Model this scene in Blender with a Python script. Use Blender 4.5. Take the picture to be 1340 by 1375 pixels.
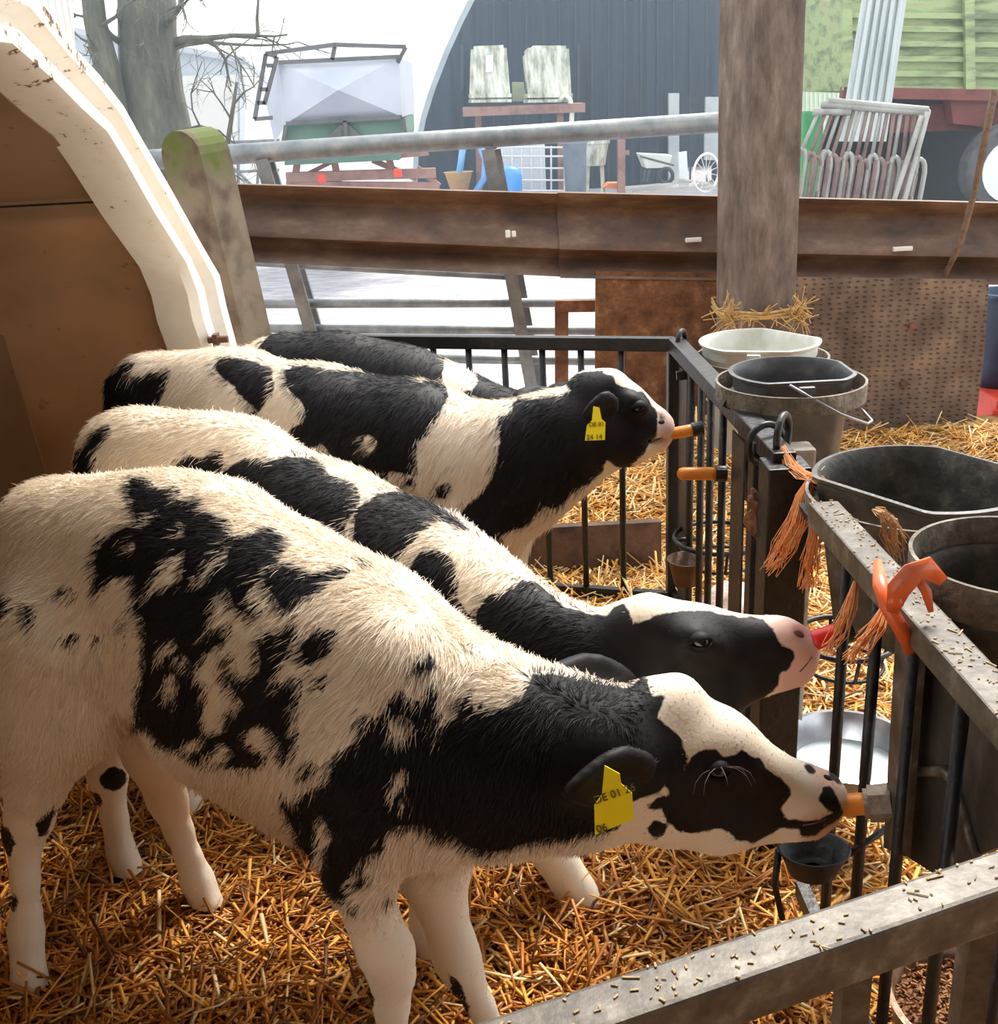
import bpy, bmesh, math, random
import numpy as np
from mathutils import Vector, Matrix
from mathutils.bvhtree import BVHTree
from mathutils.kdtree import KDTree

for o in list(bpy.data.objects):
    bpy.data.objects.remove(o)
rng = np.random.default_rng(7)
random.seed(7)
SC = bpy.context.scene
COL = SC.collection

# ------------------------------------------------------------------ camera
FPX, PITCH, ROLL, CAMH = 1500.0, math.radians(20.5), math.radians(3.0), 1.4
_f = np.array([0, math.cos(PITCH), -math.sin(PITCH)])
_r0 = np.array([1.0, 0, 0]); _u0 = np.cross(_r0, _f)
_r = math.cos(ROLL)*_r0 - math.sin(ROLL)*_u0
_u = math.cos(ROLL)*_u0 + math.sin(ROLL)*_r0
CAM = np.array([0, 0, CAMH])
cd = bpy.data.cameras.new('camera'); cam = bpy.data.objects.new('camera', cd); COL.objects.link(cam)
cd.sensor_fit = 'HORIZONTAL'; cd.sensor_width = 36.0; cd.lens = 36.0*FPX/1340.0
cd.clip_start = 0.05; cd.clip_end = 400
m = Matrix(((_r[0], _u[0], -_f[0], CAM[0]), (_r[1], _u[1], -_f[1], CAM[1]), (_r[2], _u[2], -_f[2], CAM[2]), (0, 0, 0, 1)))
cam.matrix_world = m
SC.camera = cam

def at(px, py, y=None, z=None, x=None):
    """a point of the place, read off the photograph, at a known depth, height or side distance"""
    v = _f + _r*(px-670)/FPX - _u*(py-687.5)/FPX
    if y is not None: t = (y-CAM[1])/v[1]
    elif z is not None: t = (z-CAM[2])/v[2]
    else: t = (x-CAM[0])/v[0]
    return CAM + t*v

# ------------------------------------------------------------------ light, sky, exposure
SC.view_settings.view_transform = 'Standard'
SC.view_settings.look = 'None'
SC.view_settings.gamma = 1.0
SC.view_settings.use_curve_mapping = False
SC.view_settings.exposure = 1.03
W = bpy.data.worlds.new('overcast_sky'); SC.world = W; W.use_nodes = True
nt = W.node_tree; nt.nodes.clear()
wo = nt.nodes.new('ShaderNodeOutputWorld'); bg = nt.nodes.new('ShaderNodeBackground')
tc = nt.nodes.new('ShaderNodeTexCoord'); sx = nt.nodes.new('ShaderNodeSeparateXYZ')
cr = nt.nodes.new('ShaderNodeValToRGB')
nt.links.new(tc.outputs['Generated'], sx.inputs[0])
nt.links.new(sx.outputs['Z'], cr.inputs[0])
cr.color_ramp.elements[0].position = 0.0; cr.color_ramp.elements[0].color = (0.93, 0.97, 0.98, 1)
cr.color_ramp.elements[1].position = 0.6; cr.color_ramp.elements[1].color = (0.88, 0.94, 1.0, 1)
nt.links.new(cr.outputs[0], bg.inputs[0]); nt.links.new(bg.outputs[0], wo.inputs[0])
bg.inputs[1].default_value = 1.15
def sun(name, rot, energy, angle, col):
    d = bpy.data.lights.new(name, 'SUN'); d.energy = energy; d.angle = math.radians(angle); d.color = col
    o = bpy.data.objects.new(name, d); COL.objects.link(o); o.rotation_euler = [math.radians(a) for a in rot]
    return o
sun('hazy_sun', (40, 0, 150), 3.2, 18, (1.0, 0.97, 0.91))

# ------------------------------------------------------------------ helpers: materials
def new_mat(name):
    m = bpy.data.materials.new(name); m.use_nodes = True
    nt = m.node_tree; b = nt.nodes['Principled BSDF']
    return m, nt, b
def N(nt, kind, **kw):
    n = nt.nodes.new(kind)
    for k, v in kw.items(): setattr(n, k, v)
    return n
def ramp(nt, stops, fac=None):
    n = N(nt, 'ShaderNodeValToRGB'); e = n.color_ramp.elements
    while len(e) < len(stops): e.new(0.5)
    for i, (p, c) in enumerate(stops):
        e[i].position = p; e[i].color = (c[0], c[1], c[2], 1)
    if fac is not None: nt.links.new(fac, n.inputs[0])
    return n
MATS = {}
def mat(name, c1, c2=None, scale=8, rough=0.6, metal=0.0, c3=None, bump=0.0, stretch=(1, 1, 1), t=(0.35, 0.55, 0.7), detail=6, spec=0.5, bscale=None):
    """noise-mottled material in object space"""
    if name in MATS: return MATS[name]
    m, nt, b = new_mat(name)
    b.inputs['Roughness'].default_value = rough; b.inputs['Metallic'].default_value = metal
    b.inputs['Specular IOR Level'].default_value = spec
    tc = N(nt, 'ShaderNodeTexCoord'); mp = N(nt, 'ShaderNodeMapping'); mp.inputs['Scale'].default_value = stretch
    nt.links.new(tc.outputs['Object'], mp.inputs[0])
    no = N(nt, 'ShaderNodeTexNoise'); no.inputs['Scale'].default_value = scale; no.inputs['Detail'].default_value = detail
    no.inputs['Roughness'].default_value = 0.65
    nt.links.new(mp.outputs[0], no.inputs[0])
    c2 = c2 or c1; c3 = c3 or c2
    r = ramp(nt, [(t[0], c1), (t[1], c2), (t[2], c3)], no.outputs[0])
    nt.links.new(r.outputs[0], b.inputs['Base Color'])
    if bump:
        n2 = N(nt, 'ShaderNodeTexNoise'); n2.inputs['Scale'].default_value = bscale or scale*4; n2.inputs['Detail'].default_value = 5
        nt.links.new(mp.outputs[0], n2.inputs[0])
        bp = N(nt, 'ShaderNodeBump'); bp.inputs['Strength'].default_value = bump; bp.inputs['Distance'].default_value = 0.01
        nt.links.new(n2.outputs[0], bp.inputs['Height']); nt.links.new(bp.outputs[0], b.inputs['Normal'])
    MATS[name] = m
    return m

# ------------------------------------------------------------------ helpers: objects
def tag(o, label=None, cat=None, group=None, kind=None):
    if label: o['label'] = label
    if cat: o['category'] = cat
    if group: o['group'] = group
    if kind: o['kind'] = kind
    return o
def empty(name, loc, label=None, cat=None, group=None):
    o = bpy.data.objects.new(name, None); COL.objects.link(o); o.location = Vector(loc); o.empty_display_size = 0.1
    return tag(o, label, cat, group)
def link_mesh(name, me, material, parent=None, smooth=False):
    o = bpy.data.objects.new(name, me); COL.objects.link(o)
    if material is not None: me.materials.append(material)
    if smooth: me.polygons.foreach_set('use_smooth', np.ones(len(me.polygons), bool))
    if parent is not None:
        o.parent = parent
        me.transform(Matrix.Translation(-world_loc(parent)))
    return o
def world_loc(o):
    v = Vector((0, 0, 0))
    while o is not None: v = v + o.location; o = o.parent
    return v
class MB:
    """collects shapes in world coordinates and links them as one mesh"""
    def __init__(s): s.bm = bmesh.new()
    def box(s, c, size, rot=None, bevel=0.0):
        r = bmesh.ops.create_cube(s.bm, size=1.0); vs = r['verts']
        M = Matrix.Translation(Vector(c)) @ (rot.to_4x4() if rot is not None else Matrix()) @ Matrix.Diagonal((*size, 1))
        bmesh.ops.transform(s.bm, matrix=M, verts=vs)
        if bevel:
            es = list({e for v in vs for e in v.link_edges})
            bmesh.ops.bevel(s.bm, geom=es, offset=bevel, segments=2, affect='EDGES', profile=0.6)
        return s
    def bar(s, a, b, w, h=None, up=(0, 0, 1), bevel=0.0):
        """rectangular bar from a to b"""
        a = Vector(a); b = Vector(b); h = h or w; d = (b-a); L = d.length; d.normalize()
        up = Vector(up)
        if abs(d.dot(up)) > 0.98: up = Vector((0, 1, 0))
        x = d.cross(up).normalized(); z = x.cross(d).normalized()
        R = Matrix((x, d, z)).transposed()
        return s.box((a+b)/2, (w, L, h), R, bevel)
    def tube(s, pts, r, seg=8, closed=False, cap=True):
        pts = [Vector(p) for p in pts]; n = len(pts)
        rs = r if hasattr(r, '__len__') else [r]*n
        rings = []; prev = None
        for i, p in enumerate(pts):
            if closed: d = (pts[(i+1) % n]-pts[i-1])
            else: d = pts[min(i+1, n-1)]-pts[max(i-1, 0)]
            d.normalize()
            if prev is None:
                q = Vector((0, 0, 1)) if abs(d.z) < 0.9 else Vector((1, 0, 0))
                x = d.cross(q).normalized()
            else: x = (prev - d*prev.dot(d)).normalized()
            prev = x; y = d.cross(x)
            rings.append([s.bm.verts.new(p+(x*math.cos(t)+y*math.sin(t))*rs[i]) for t in [2*math.pi*k/seg for k in range(seg)]])
        m = n if closed else n-1
        for i in range(m):
            A = rings[i]; B = rings[(i+1) % n]
            for k in range(seg):
                s.bm.faces.new((A[k], A[(k+1) % seg], B[(k+1) % seg], B[k]))
        if cap and not closed:
            s.bm.faces.new(rings[0][::-1]); s.bm.faces.new(rings[-1])
        return s
    def lathe(s, c, prof, seg=40, sx=1.0, sy=1.0, rotz=0.0, flat=None, cap=True):
        """profile [(r,z)...] turned about the vertical through c; flat=(angle, frac) cuts sides flat"""
        c = Vector(c); rings = []
        for (r, z) in prof:
            ring = []
            for k in range(seg):
                t = 2*math.pi*k/seg; x = math.cos(t)*r; y = math.sin(t)*r
                if flat:
                    for (fa, fr) in flat:
                        nx, ny = math.cos(fa), math.sin(fa); dd = x*nx+y*ny
                        if dd > fr*r: x -= nx*(dd-fr*r); y -= ny*(dd-fr*r)
                x *= sx; y *= sy
                ring.append(s.bm.verts.new(c+Vector((x*math.cos(rotz)-y*math.sin(rotz), x*math.sin(rotz)+y*math.cos(rotz), z))))
            rings.append(ring)
        for A, B in zip(rings, rings[1:]):
            for k in range(seg): s.bm.faces.new((A[k], A[(k+1) % seg], B[(k+1) % seg], B[k]))
        if cap and prof[0][0] > 1e-4 and len(prof) > 2: s.bm.faces.new(rings[0][::-1])
        return s
    def slab(s, pts, thick):
        """planar polygon extruded by the vector thick"""
        th = Vector(thick); A = [s.bm.verts.new(Vector(p)) for p in pts]; B = [s.bm.verts.new(Vector(p)+th) for p in pts]
        n = len(A); s.bm.faces.new(A[::-1]); s.bm.faces.new(B)
        for i in range(n): s.bm.faces.new((A[i], A[(i+1) % n], B[(i+1) % n], B[i]))
        return s
    def build(s, name, material, parent=None, smooth=False, auto=None):
        bmesh.ops.remove_doubles(s.bm, verts=s.bm.verts, dist=1e-6)
        bmesh.ops.recalc_face_normals(s.bm, faces=s.bm.faces)
        me = bpy.data.meshes.new(name); s.bm.to_mesh(me); s.bm.free()
        o = link_mesh(name, me, material, parent, smooth or auto is not None)
        if auto is not None:
            me.set_sharp_from_angle(angle=math.radians(auto))
        return o
def to_z(a, b, z):
    """carry the line a-b on down to height z"""
    a = Vector(a); b = Vector(b); return a+(b-a)*((a.z-z)/(a.z-b.z))
def arc_pts(c, r, a0, a1, n, ax=(1, 0, 0), ay=(0, 0, 1)):
    ax = Vector(ax); ay = Vector(ay); c = Vector(c)
    return [c+ax*(r*math.cos(a0+(a1-a0)*i/(n-1)))+ay*(r*math.sin(a0+(a1-a0)*i/(n-1))) for i in range(n)]
# quality settings
VOX1, VOX2, VOX3 = .0065, .008, .009
NH = [270000, 140000, 100000, 30000]
NSTRAW = 90000
MIST = 0.009
# ------------------------------------------------------------------ the ground
def ground_h(x, y):
    """straw bed: nearly level, banked up along the rear fence"""
    h = 0.05*np.exp(-((y-2.75)/0.30)**2)*(x < 0.5)+0.012*np.sin(x*5+1)*np.sin(y*4.3)
    h = h+np.where(x > 0.52, -0.015, 0)+0.16*np.clip((y-3.05)/0.9, 0, 1)*np.where(x < 1.2, 1, 0.6)
    return h
def ground_mesh(name, x0, x1, y0, y1, n, m, f, material):
    xs = np.linspace(x0, x1, n); ys = np.linspace(y0, y1, m); X, Y = np.meshgrid(xs, ys, indexing='ij')
    P = np.stack([X, Y, f(X, Y)], -1).reshape(-1, 3)
    I = np.arange(n*m).reshape(n, m); Q = np.stack([I[:-1, :-1], I[1:, :-1], I[1:, 1:], I[:-1, 1:]], -1).reshape(-1, 4)
    me = bpy.data.meshes.new(name); me.from_pydata(P.tolist(), [], Q.tolist()); me.update()
    return link_mesh(name, me, material, None, True)
BED = mat('bedding_floor', (0.13, 0.05, 0.013), (0.34, 0.15, 0.035), 22, 0.9, c3=(0.50, 0.27, 0.09), bump=0.8)
YARD = mat('yard_gravel', (0.24, 0.225, 0.24), (0.38, 0.365, 0.39), 9.0, 0.9, c3=(0.50, 0.485, 0.52), bump=0.5, detail=12, bscale=30, stretch=(.6, 1.6, 1))
fl = ground_mesh('floor', -3.0, 3.4, 0.0, 4.35, 130, 90, lambda x, y: ground_h(x, y), BED); tag(fl, kind='structure')
yd = ground_mesh('yard_ground', -60, 60, 4.35, 90, 30, 60, lambda x, y: -0.2+0*x+0.02*np.sin(x*.7)*np.sin(y*.5), YARD); tag(yd, kind='structure')

def straw_mesh(name, n, sampler, material, lmin=0.035, lmax=0.13, wd=0.0064):
    P0 = sampler(n); x, y, hgt = P0[:, 0], P0[:, 1], P0[:, 2]
    L = rng.uniform(lmin, lmax, n)*rng.uniform(0.7, 1.3, n); az = rng.uniform(0, 2*np.pi, n); el = rng.normal(0, 0.22, n)
    up = rng.random(n) < 0.06; el[up] = rng.uniform(0.3, 1.1, up.sum())
    d = np.stack([np.cos(az)*np.cos(el), np.sin(az)*np.cos(el), np.sin(el)], 1)
    s = np.stack([-np.sin(az), np.cos(az), 0*az], 1); u = np.cross(d, s)
    c = np.stack([x, y, ground_h(x, y)+hgt+np.abs(np.sin(el))*L*0.35], 1)
    w = (wd*rng.uniform(0.5, 1.3, n))[:, None]; bend = (rng.normal(0, 0.06, n)*L)[:, None]
    t = [-0.5, 0.0, 0.5]; off = [(1, 0), (0, 0.45), (-1, 0), (0, -0.45)]
    V = np.empty((n, 3, 4, 3))
    for i, tt in enumerate(t):
        cc = c+d*(L*tt)[:, None]+(s*bend+u*bend*0.5)*(0 if i == 1 else 1)
        for k, (a, b) in enumerate(off): V[:, i, k] = cc+s*w*a*0.5+u*w*b*0.9*0.5
    base = np.arange(n)[:, None, None]*12
    F = []
    for i in range(2):
        for k in range(4): F.append([i*4+k, i*4+(k+1) % 4, (i+1)*4+(k+1) % 4, (i+1)*4+k])
    F.append([3, 2, 1, 0]); F.append([8, 9, 10, 11])
    F = (base+np.array(F)[None]).reshape(-1, 4)
    me = bpy.data.meshes.new(name); me.vertices.add(n*12); me.vertices.foreach_set('co', V.reshape(-1))
    me.loops.add(F.size); me.loops.foreach_set('vertex_index', F.ravel().astype(np.int32)); me.polygons.add(len(F))
    me.polygons.foreach_set('loop_start', np.arange(len(F))*4); me.polygons.foreach_set('loop_total', np.full(len(F), 4)); me.update(calc_edges=True)
    kind = rng.random(n); far = np.clip((y-1.7)/0.9+(x-0.2)*0.5+(x > 0.52)*0.6, 0, 1)  # near straw browner, far straw paler: shade mixed into the colours
    pale = np.array([0.92, 0.68, 0.32]); gold = np.array([0.84, 0.40, 0.07]); brown = np.array([0.50, 0.18, 0.025]); dark = np.array([0.17, 0.06, 0.012])
    th1 = 0.08+0.35*far; th2 = th1+0.38+0.15*far; th3 = 0.90+0.07*far
    col = np.where((kind < th1)[:, None], pale, np.where((kind < th2)[:, None], gold, np.where((kind < th3)[:, None], brown, dark)))
    col = col*rng.uniform(0.75, 1.2, (n, 1))
    A = me.attributes.new('straw_colour', 'FLOAT_COLOR', 'POINT')
    A.data.foreach_set('color', np.repeat(np.concatenate([col, np.ones((n, 1))], 1), 12, 0).astype(np.float32).ravel())
    return link_mesh(name, me, material)
sm, snt, sb = new_mat('straw'); sa = N(snt, 'ShaderNodeAttribute', attribute_name='straw_colour')
snt.links.new(sa.outputs['Color'], sb.inputs['Base Color']); sb.inputs['Roughness'].default_value = 0.42; sb.inputs['Specular IOR Level'].default_value = 0.45
def pen_straw(n):
    y = 0.75+3.45*rng.random(n)**1.15; x = -1.45+rng.random(n)*1.96
    x = np.where(y > 3.0, -1.45+rng.random(n)*2.4, x)
    return np.stack([x, y, rng.random(n)**1.6*0.035], 1)
o = straw_mesh('straw_bedding', NSTRAW, pen_straw, sm); tag(o, 'deep golden brown straw strewn all over the calf pen', 'straw', kind='stuff')
def alley_straw(n):
    y = 0.6+3.6*rng.random(n); x = 0.50+1.9*rng.random(n)
    return np.stack([x, y, rng.random(n)**2*0.015], 1)
o = straw_mesh('loose_straw', NSTRAW//4, alley_straw, sm); tag(o, 'pale straw scattered on the alley beyond the feed fence', 'straw', kind='stuff')

# ------------------------------------------------------------------ white fibreglass calf hutch on the left
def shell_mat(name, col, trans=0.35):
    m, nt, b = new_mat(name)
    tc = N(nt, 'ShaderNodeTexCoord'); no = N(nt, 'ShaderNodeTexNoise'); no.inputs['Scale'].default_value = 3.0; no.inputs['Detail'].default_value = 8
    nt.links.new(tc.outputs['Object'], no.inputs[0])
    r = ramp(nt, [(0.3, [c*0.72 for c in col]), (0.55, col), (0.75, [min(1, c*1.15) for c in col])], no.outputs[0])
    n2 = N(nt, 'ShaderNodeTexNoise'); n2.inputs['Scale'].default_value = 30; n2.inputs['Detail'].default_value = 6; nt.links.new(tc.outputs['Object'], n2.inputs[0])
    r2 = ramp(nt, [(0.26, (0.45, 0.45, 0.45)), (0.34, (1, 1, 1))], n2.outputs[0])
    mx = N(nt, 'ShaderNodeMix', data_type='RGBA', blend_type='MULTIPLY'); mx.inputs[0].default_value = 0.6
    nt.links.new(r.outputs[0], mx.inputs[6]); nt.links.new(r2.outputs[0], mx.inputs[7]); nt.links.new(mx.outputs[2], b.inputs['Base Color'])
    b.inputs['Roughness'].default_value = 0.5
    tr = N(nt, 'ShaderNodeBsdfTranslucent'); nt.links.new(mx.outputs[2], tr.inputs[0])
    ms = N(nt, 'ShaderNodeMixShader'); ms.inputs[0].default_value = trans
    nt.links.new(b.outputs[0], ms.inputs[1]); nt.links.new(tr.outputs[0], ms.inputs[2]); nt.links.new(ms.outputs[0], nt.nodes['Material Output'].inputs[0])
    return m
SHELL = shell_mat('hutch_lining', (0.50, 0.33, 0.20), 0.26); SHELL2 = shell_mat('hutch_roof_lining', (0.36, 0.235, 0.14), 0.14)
RIM = mat('hutch_gelcoat', (0.86, 0.80, 0.70), (0.80, 0.72, 0.60), 7, 0.4, c3=(0.72, 0.62, 0.50), bump=0.12)
def rim_material():
    m, nt, b = new_mat('hutch_rim'); tc = N(nt, 'ShaderNodeTexCoord')
    n1 = N(nt, 'ShaderNodeTexNoise'); n1.inputs['Scale'].default_value = 26; n1.inputs['Detail'].default_value = 7; n1.inputs['Roughness'].default_value = 0.7
    nt.links.new(tc.outputs['Object'], n1.inputs[0])
    sx = N(nt, 'ShaderNodeSeparateXYZ'); nt.links.new(tc.outputs['Object'], sx.inputs[0])
    a = N(nt, 'ShaderNodeMapRange'); a.inputs[1].default_value = 0.95; a.inputs[2].default_value = 1.5; a.inputs[3].default_value = -0.06; a.inputs[4].default_value = 0.05
    nt.links.new(sx.outputs['Z'], a.inputs[0])
    s = N(nt, 'ShaderNodeMath', operation='SUBTRACT'); nt.links.new(n1.outputs[0], s.inputs[0]); nt.links.new(a.outputs[0], s.inputs[1])
    r = ramp(nt, [(0.30, (0.09, 0.035, 0.018)), (0.345, (0.30, 0.17, 0.10)), (0.36, (0.84, 0.77, 0.66)), (0.7, (0.88, 0.84, 0.76))], s.outputs[0])
    nt.links.new(r.outputs[0], b.inputs['Base Color']); b.inputs['Roughness'].default_value = 0.45
    bp = N(nt, 'ShaderNodeBump'); bp.inputs['Strength'].default_value = 0.25; nt.links.new(n1.outputs[0], bp.inputs['Height']); nt.links.new(bp.outputs[0], b.inputs['Normal'])
    return m
RIMM = rim_material()
DARK = mat('dark_gap', (0.012, 0.010, 0.009), (0.03, 0.024, 0.02), 12, 0.8)
hx = -0.72
hutch = empty('calf_hutch', (hx, 2.0, 0), 'white calf hutch on the left with a tan inside and chipped arched rim', 'calf hutch')
inner = [(5,65),(60,110),(100,150),(135,180),(160,220),(200,290),(243,356),(257,395),(264,430),(278,472)]
outer = [(40,-10),(92,62),(126,98),(158,140),(184,186),(222,250),(264,325),(290,368),(300,412),(316,472)]
def yz(p): v = at(*p, x=hx); return (v[1], v[2])
I_ = [yz(p) for p in inner]; O_ = [yz(p) for p in outer]
I_ = [(0.9, 0.0), (0.9, 0.85), (1.05, 1.15), (1.35, 1.42), (1.62, 1.50)]+I_+[(I_[-1][0]+0.03, 0.0)]
O_ = [(0.72, 0.0), (0.72, 0.85), (0.90, 1.24), (1.25, 1.54), (1.60, 1.64)]+O_+[(O_[-1][0]+0.04, 0.0)]
sec = [(-0.10, 0.03), (-0.01, 0.0), (0.010, 0.08), (0.012, 0.30), (-0.016, 0.42), (-0.018, 0.60), (0.012, 0.72), (0.014, 0.93), (-0.005, 1.0), (-0.08, 1.02)]
mb = MB(); rows = []
for (iy, iz), (oy, oz) in zip(I_, O_):
    rows.append([mb.bm.verts.new((hx+dx, iy+(oy-iy)*f, iz+(oz-iz)*f)) for dx, f in sec])
for A, B in zip(rows, rows[1:]):
    for k in range(len(sec)-1): mb.bm.faces.new((A[k], A[k+1], B[k+1], B[k]))
    mb.bm.faces.new((A[-1], A[0], B[0], B[-1]))
mb.build('rim', RIMM, hutch, auto=35)
def shell(name, ring, x0, x1, th, material, parent):
    """arch run back from the opening, with wall thickness"""
    mb = MB(); n = len(ring); cy = sum(p[0] for p in ring)/n
    A = [[mb.bm.verts.new((x, y, z)) for (y, z) in ring] for x in (x0, x1)]
    B = [[mb.bm.verts.new((x, y+(th if y > cy else -th)*(1 if z < 1.0 else 0.5), z+(th if z > 0.9 else 0))) for (y, z) in ring] for x in (x0, x1)]
    for i in range(n-1):
        mb.bm.faces.new((A[0][i], A[0][i+1], A[1][i+1], A[1][i])); mb.bm.faces.new((B[0][i], B[1][i], B[1][i+1], B[0][i+1]))
        for q in (0, 1): mb.bm.faces.new((A[q][i], B[q][i], B[q][i+1], A[q][i+1]))
    for i in (0, n-1): mb.bm.faces.new((A[0][i], A[1][i], B[1][i], B[0][i]))
    return mb.build(name, material, parent, auto=25)
j0 = 10                                                             # station where roof sheet laps over the wall sheet
wallring = [(y+0.06, z) for (y, z) in I_[j0:]]
wallring = [(2.52, 1.235), (2.70, 1.11), (2.83, 0.98), (2.90, 0.80), (2.93, 0.60), (2.99, 0.45), (3.0, 0.0)]
roofring = [(y, z) for (y, z) in I_[:9]]+[(2.40, 1.285), (2.60, 1.20)]
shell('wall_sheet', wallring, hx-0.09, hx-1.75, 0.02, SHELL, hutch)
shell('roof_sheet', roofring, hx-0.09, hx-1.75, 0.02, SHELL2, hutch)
mb = MB(); mb.slab([(hx-1.74, y, z) for (y, z) in I_[:10]+[(2.70, 1.11), (2.90, .8), (3.0, 0)]], (-0.02, 0, 0)); mb.build('back_sheet', SHELL, hutch)
mb = MB(); mb.slab([at(*q_, y=2.86) for q_ in ((-60, 430), (5, 452), (32, 540), (62, 640), (70, 760), (-60, 760))], (0, .012, 0)); mb.build('side_sheet', SHELL, hutch)
mb = MB(); mb.bar((hx-0.10, 2.55, 1.228), (hx-1.7, 2.55, 1.228), 0.03, 0.016); mb.build('seam_gap_bar', DARK, hutch)  # dark bar painted as the shaded gap between roof and wall sheets
mb = MB(); mb.bar(at(236, 372, y=2.80), at(252, 480, y=2.84), 0.035, 0.03); mb.build('mounting_strip', DARK, hutch)
for (px, py) in ((153, 240),):
    mb = MB(); c = Vector(at(px, py, y=2.55)); s = bmesh.ops.create_uvsphere(mb.bm, u_segments=12, v_segments=8, radius=0.011); bmesh.ops.transform(mb.bm, matrix=Matrix.Translation(c), verts=s['verts']); mb.build('bolt', DARK, hutch, smooth=True)
mb = MB(); mb.tube([at(*p, x=hx-0.12) for p in ((176,262),(190,275),(206,300),(222,322),(240,340))], 0.012, 6); mb.build('wire', DARK, hutch)
mb = MB(); c = Vector(at(290, 456, x=hx+0.03)); mb.tube([c-Vector((.02, 0, 0)), c+Vector((.03, 0, 0))], 0.009, 8); mb.box(c, (0.012, 0.03, 0.03)); mb.build('bolt', mat('rusty_bolt', (0.12, 0.05, 0.03)), hutch)
# ribbed white facade rising above the rim
m, nt, b = new_mat('hutch_facade'); tc = N(nt, 'ShaderNodeTexCoord'); w = N(nt, 'ShaderNodeTexWave', bands_direction='Y'); w.inputs['Scale'].default_value = 9; w.inputs['Distortion'].default_value = 0.6
nt.links.new(tc.outputs['Object'], w.inputs[0]); n1 = N(nt, 'ShaderNodeTexNoise'); n1.inputs['Scale'].default_value = 14; n1.inputs['Detail'].default_value = 8; nt.links.new(tc.outputs['Object'], n1.inputs[0])
r = ramp(nt, [(0.30, (0.16, 0.08, 0.04)), (0.36, (0.62, 0.52, 0.38)), (0.45, (0.84, 0.83, 0.78)), (0.8, (0.80, 0.86, 0.82))], n1.outputs[0]); nt.links.new(r.outputs[0], b.inputs['Base Color'])
bp = N(nt, 'ShaderNodeBump'); bp.inputs['Strength'].default_value = 0.6; bp.inputs['Distance'].default_value = 0.02; nt.links.new(w.outputs[0], bp.inputs['Height']); nt.links.new(bp.outputs[0], b.inputs['Normal'])
FAC = m
mb = MB(); top = [yz(p) for p in ((124,80),(121,40),(118,-60))]
pts = [(hx-0.03, y, z) for (y, z) in [yz((40, 20)), yz((100, 85)), yz((140, 125)), yz((150, 130))]+top+[(1.4, 1.95), (1.3, 1.62), (1.6, 1.6)]]
mb.slab(pts, (-0.03, 0, 0)); mb.build('ribbed_fascia', FAC, hutch)

# ------------------------------------------------------------------ behind the pen: posts, guard rail, gate, boards
WOOD = mat('weathered_timber', (0.075, 0.052, 0.040), (0.175, 0.130, 0.105), 5, 0.85, c3=(0.31, 0.25, 0.21), bump=0.5, stretch=(2.2, 2.2, 0.8), detail=12)
STEEL = mat('black_steel', (0.010, 0.010, 0.011), (0.020, 0.019, 0.020), 18, 0.45, 0.2, c3=(0.05, 0.035, 0.028), bump=0.25, t=(0.4, 0.6, 0.8))
GALV = mat('dull_galvanised', (0.16, 0.18, 0.19), (0.26, 0.27, 0.27), 9, 0.5, 0.5, c3=(0.36, 0.35, 0.33), bump=0.15)
DIRTY = mat('dirty_steel_rail', (0.045, 0.032, 0.021), (0.105, 0.085, 0.062), 28, 0.45, 0.2, c3=(0.21, 0.18, 0.145), bump=0.1, detail=12, bscale=60)
RUST = mat('rusty_steel', (0.10, 0.045, 0.025), (0.22, 0.10, 0.055), 12, 0.8, 0.2, c3=(0.34, 0.19, 0.12), bump=0.4)
def pillar(name, px_pts, y, w, d, bottom, material, label, cat, bevel=0.006):
    a = Vector(at(*px_pts[0], y=y)); b_ = Vector(at(*px_pts[1], y=y)); k = (b_-a); b2 = a+k*((a.z-bottom)/(a.z-b_.z))
    o = MB().bar(a, b2, w, d, up=(0.42, -1, 0), bevel=bevel).build(name, material, None); tag(o, label, cat); return o
pillar('timber_post', [(1033, -450), (1014, 420)], 4.05, 0.195, 0.22, -0.05, WOOD, 'thick weathered square timber post standing behind the white bucket', 'post', 0.012)
TW = mat('yellow_twine', (0.42, 0.26, 0.09), (0.55, 0.36, 0.14), 40, 0.8)
def twine_ring(z0):
    mb = MB(); c = Vector(at(1013, 418, y=4.05))
    for k in range(3):
        mb.tube([c+Vector((sx*0.13, sy*0.135, 0.012*k+0.008*math.sin(3*(sx+sy)+k))) for sx, sy in ((-1,-1),(0,-1.05),(1,-1),(1.05,0),(1,1),(-1,1),(-1.05,0))], 0.005, 6, closed=True)
    for k in range(150):
        a = rng.uniform(-1, 1); s_ = random.choice((-1, 1)); p = c+Vector((s_*0.13+rng.normal()*0.01, -0.14+rng.normal()*0.01, rng.uniform(-0.02, 0.05))) if k < 110 else c+Vector((a*0.13, -0.14, 0.01))
        mb.tube([p, p+Vector((rng.normal()*0.03, -abs(rng.normal())*0.015, rng.normal()*0.035))], 0.0018, 4)
    o = mb.build('baler_twine', TW, None); tag(o, 'frayed yellow twine tied round the foot of the thick timber post', 'twine')
twine_ring(0)
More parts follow.
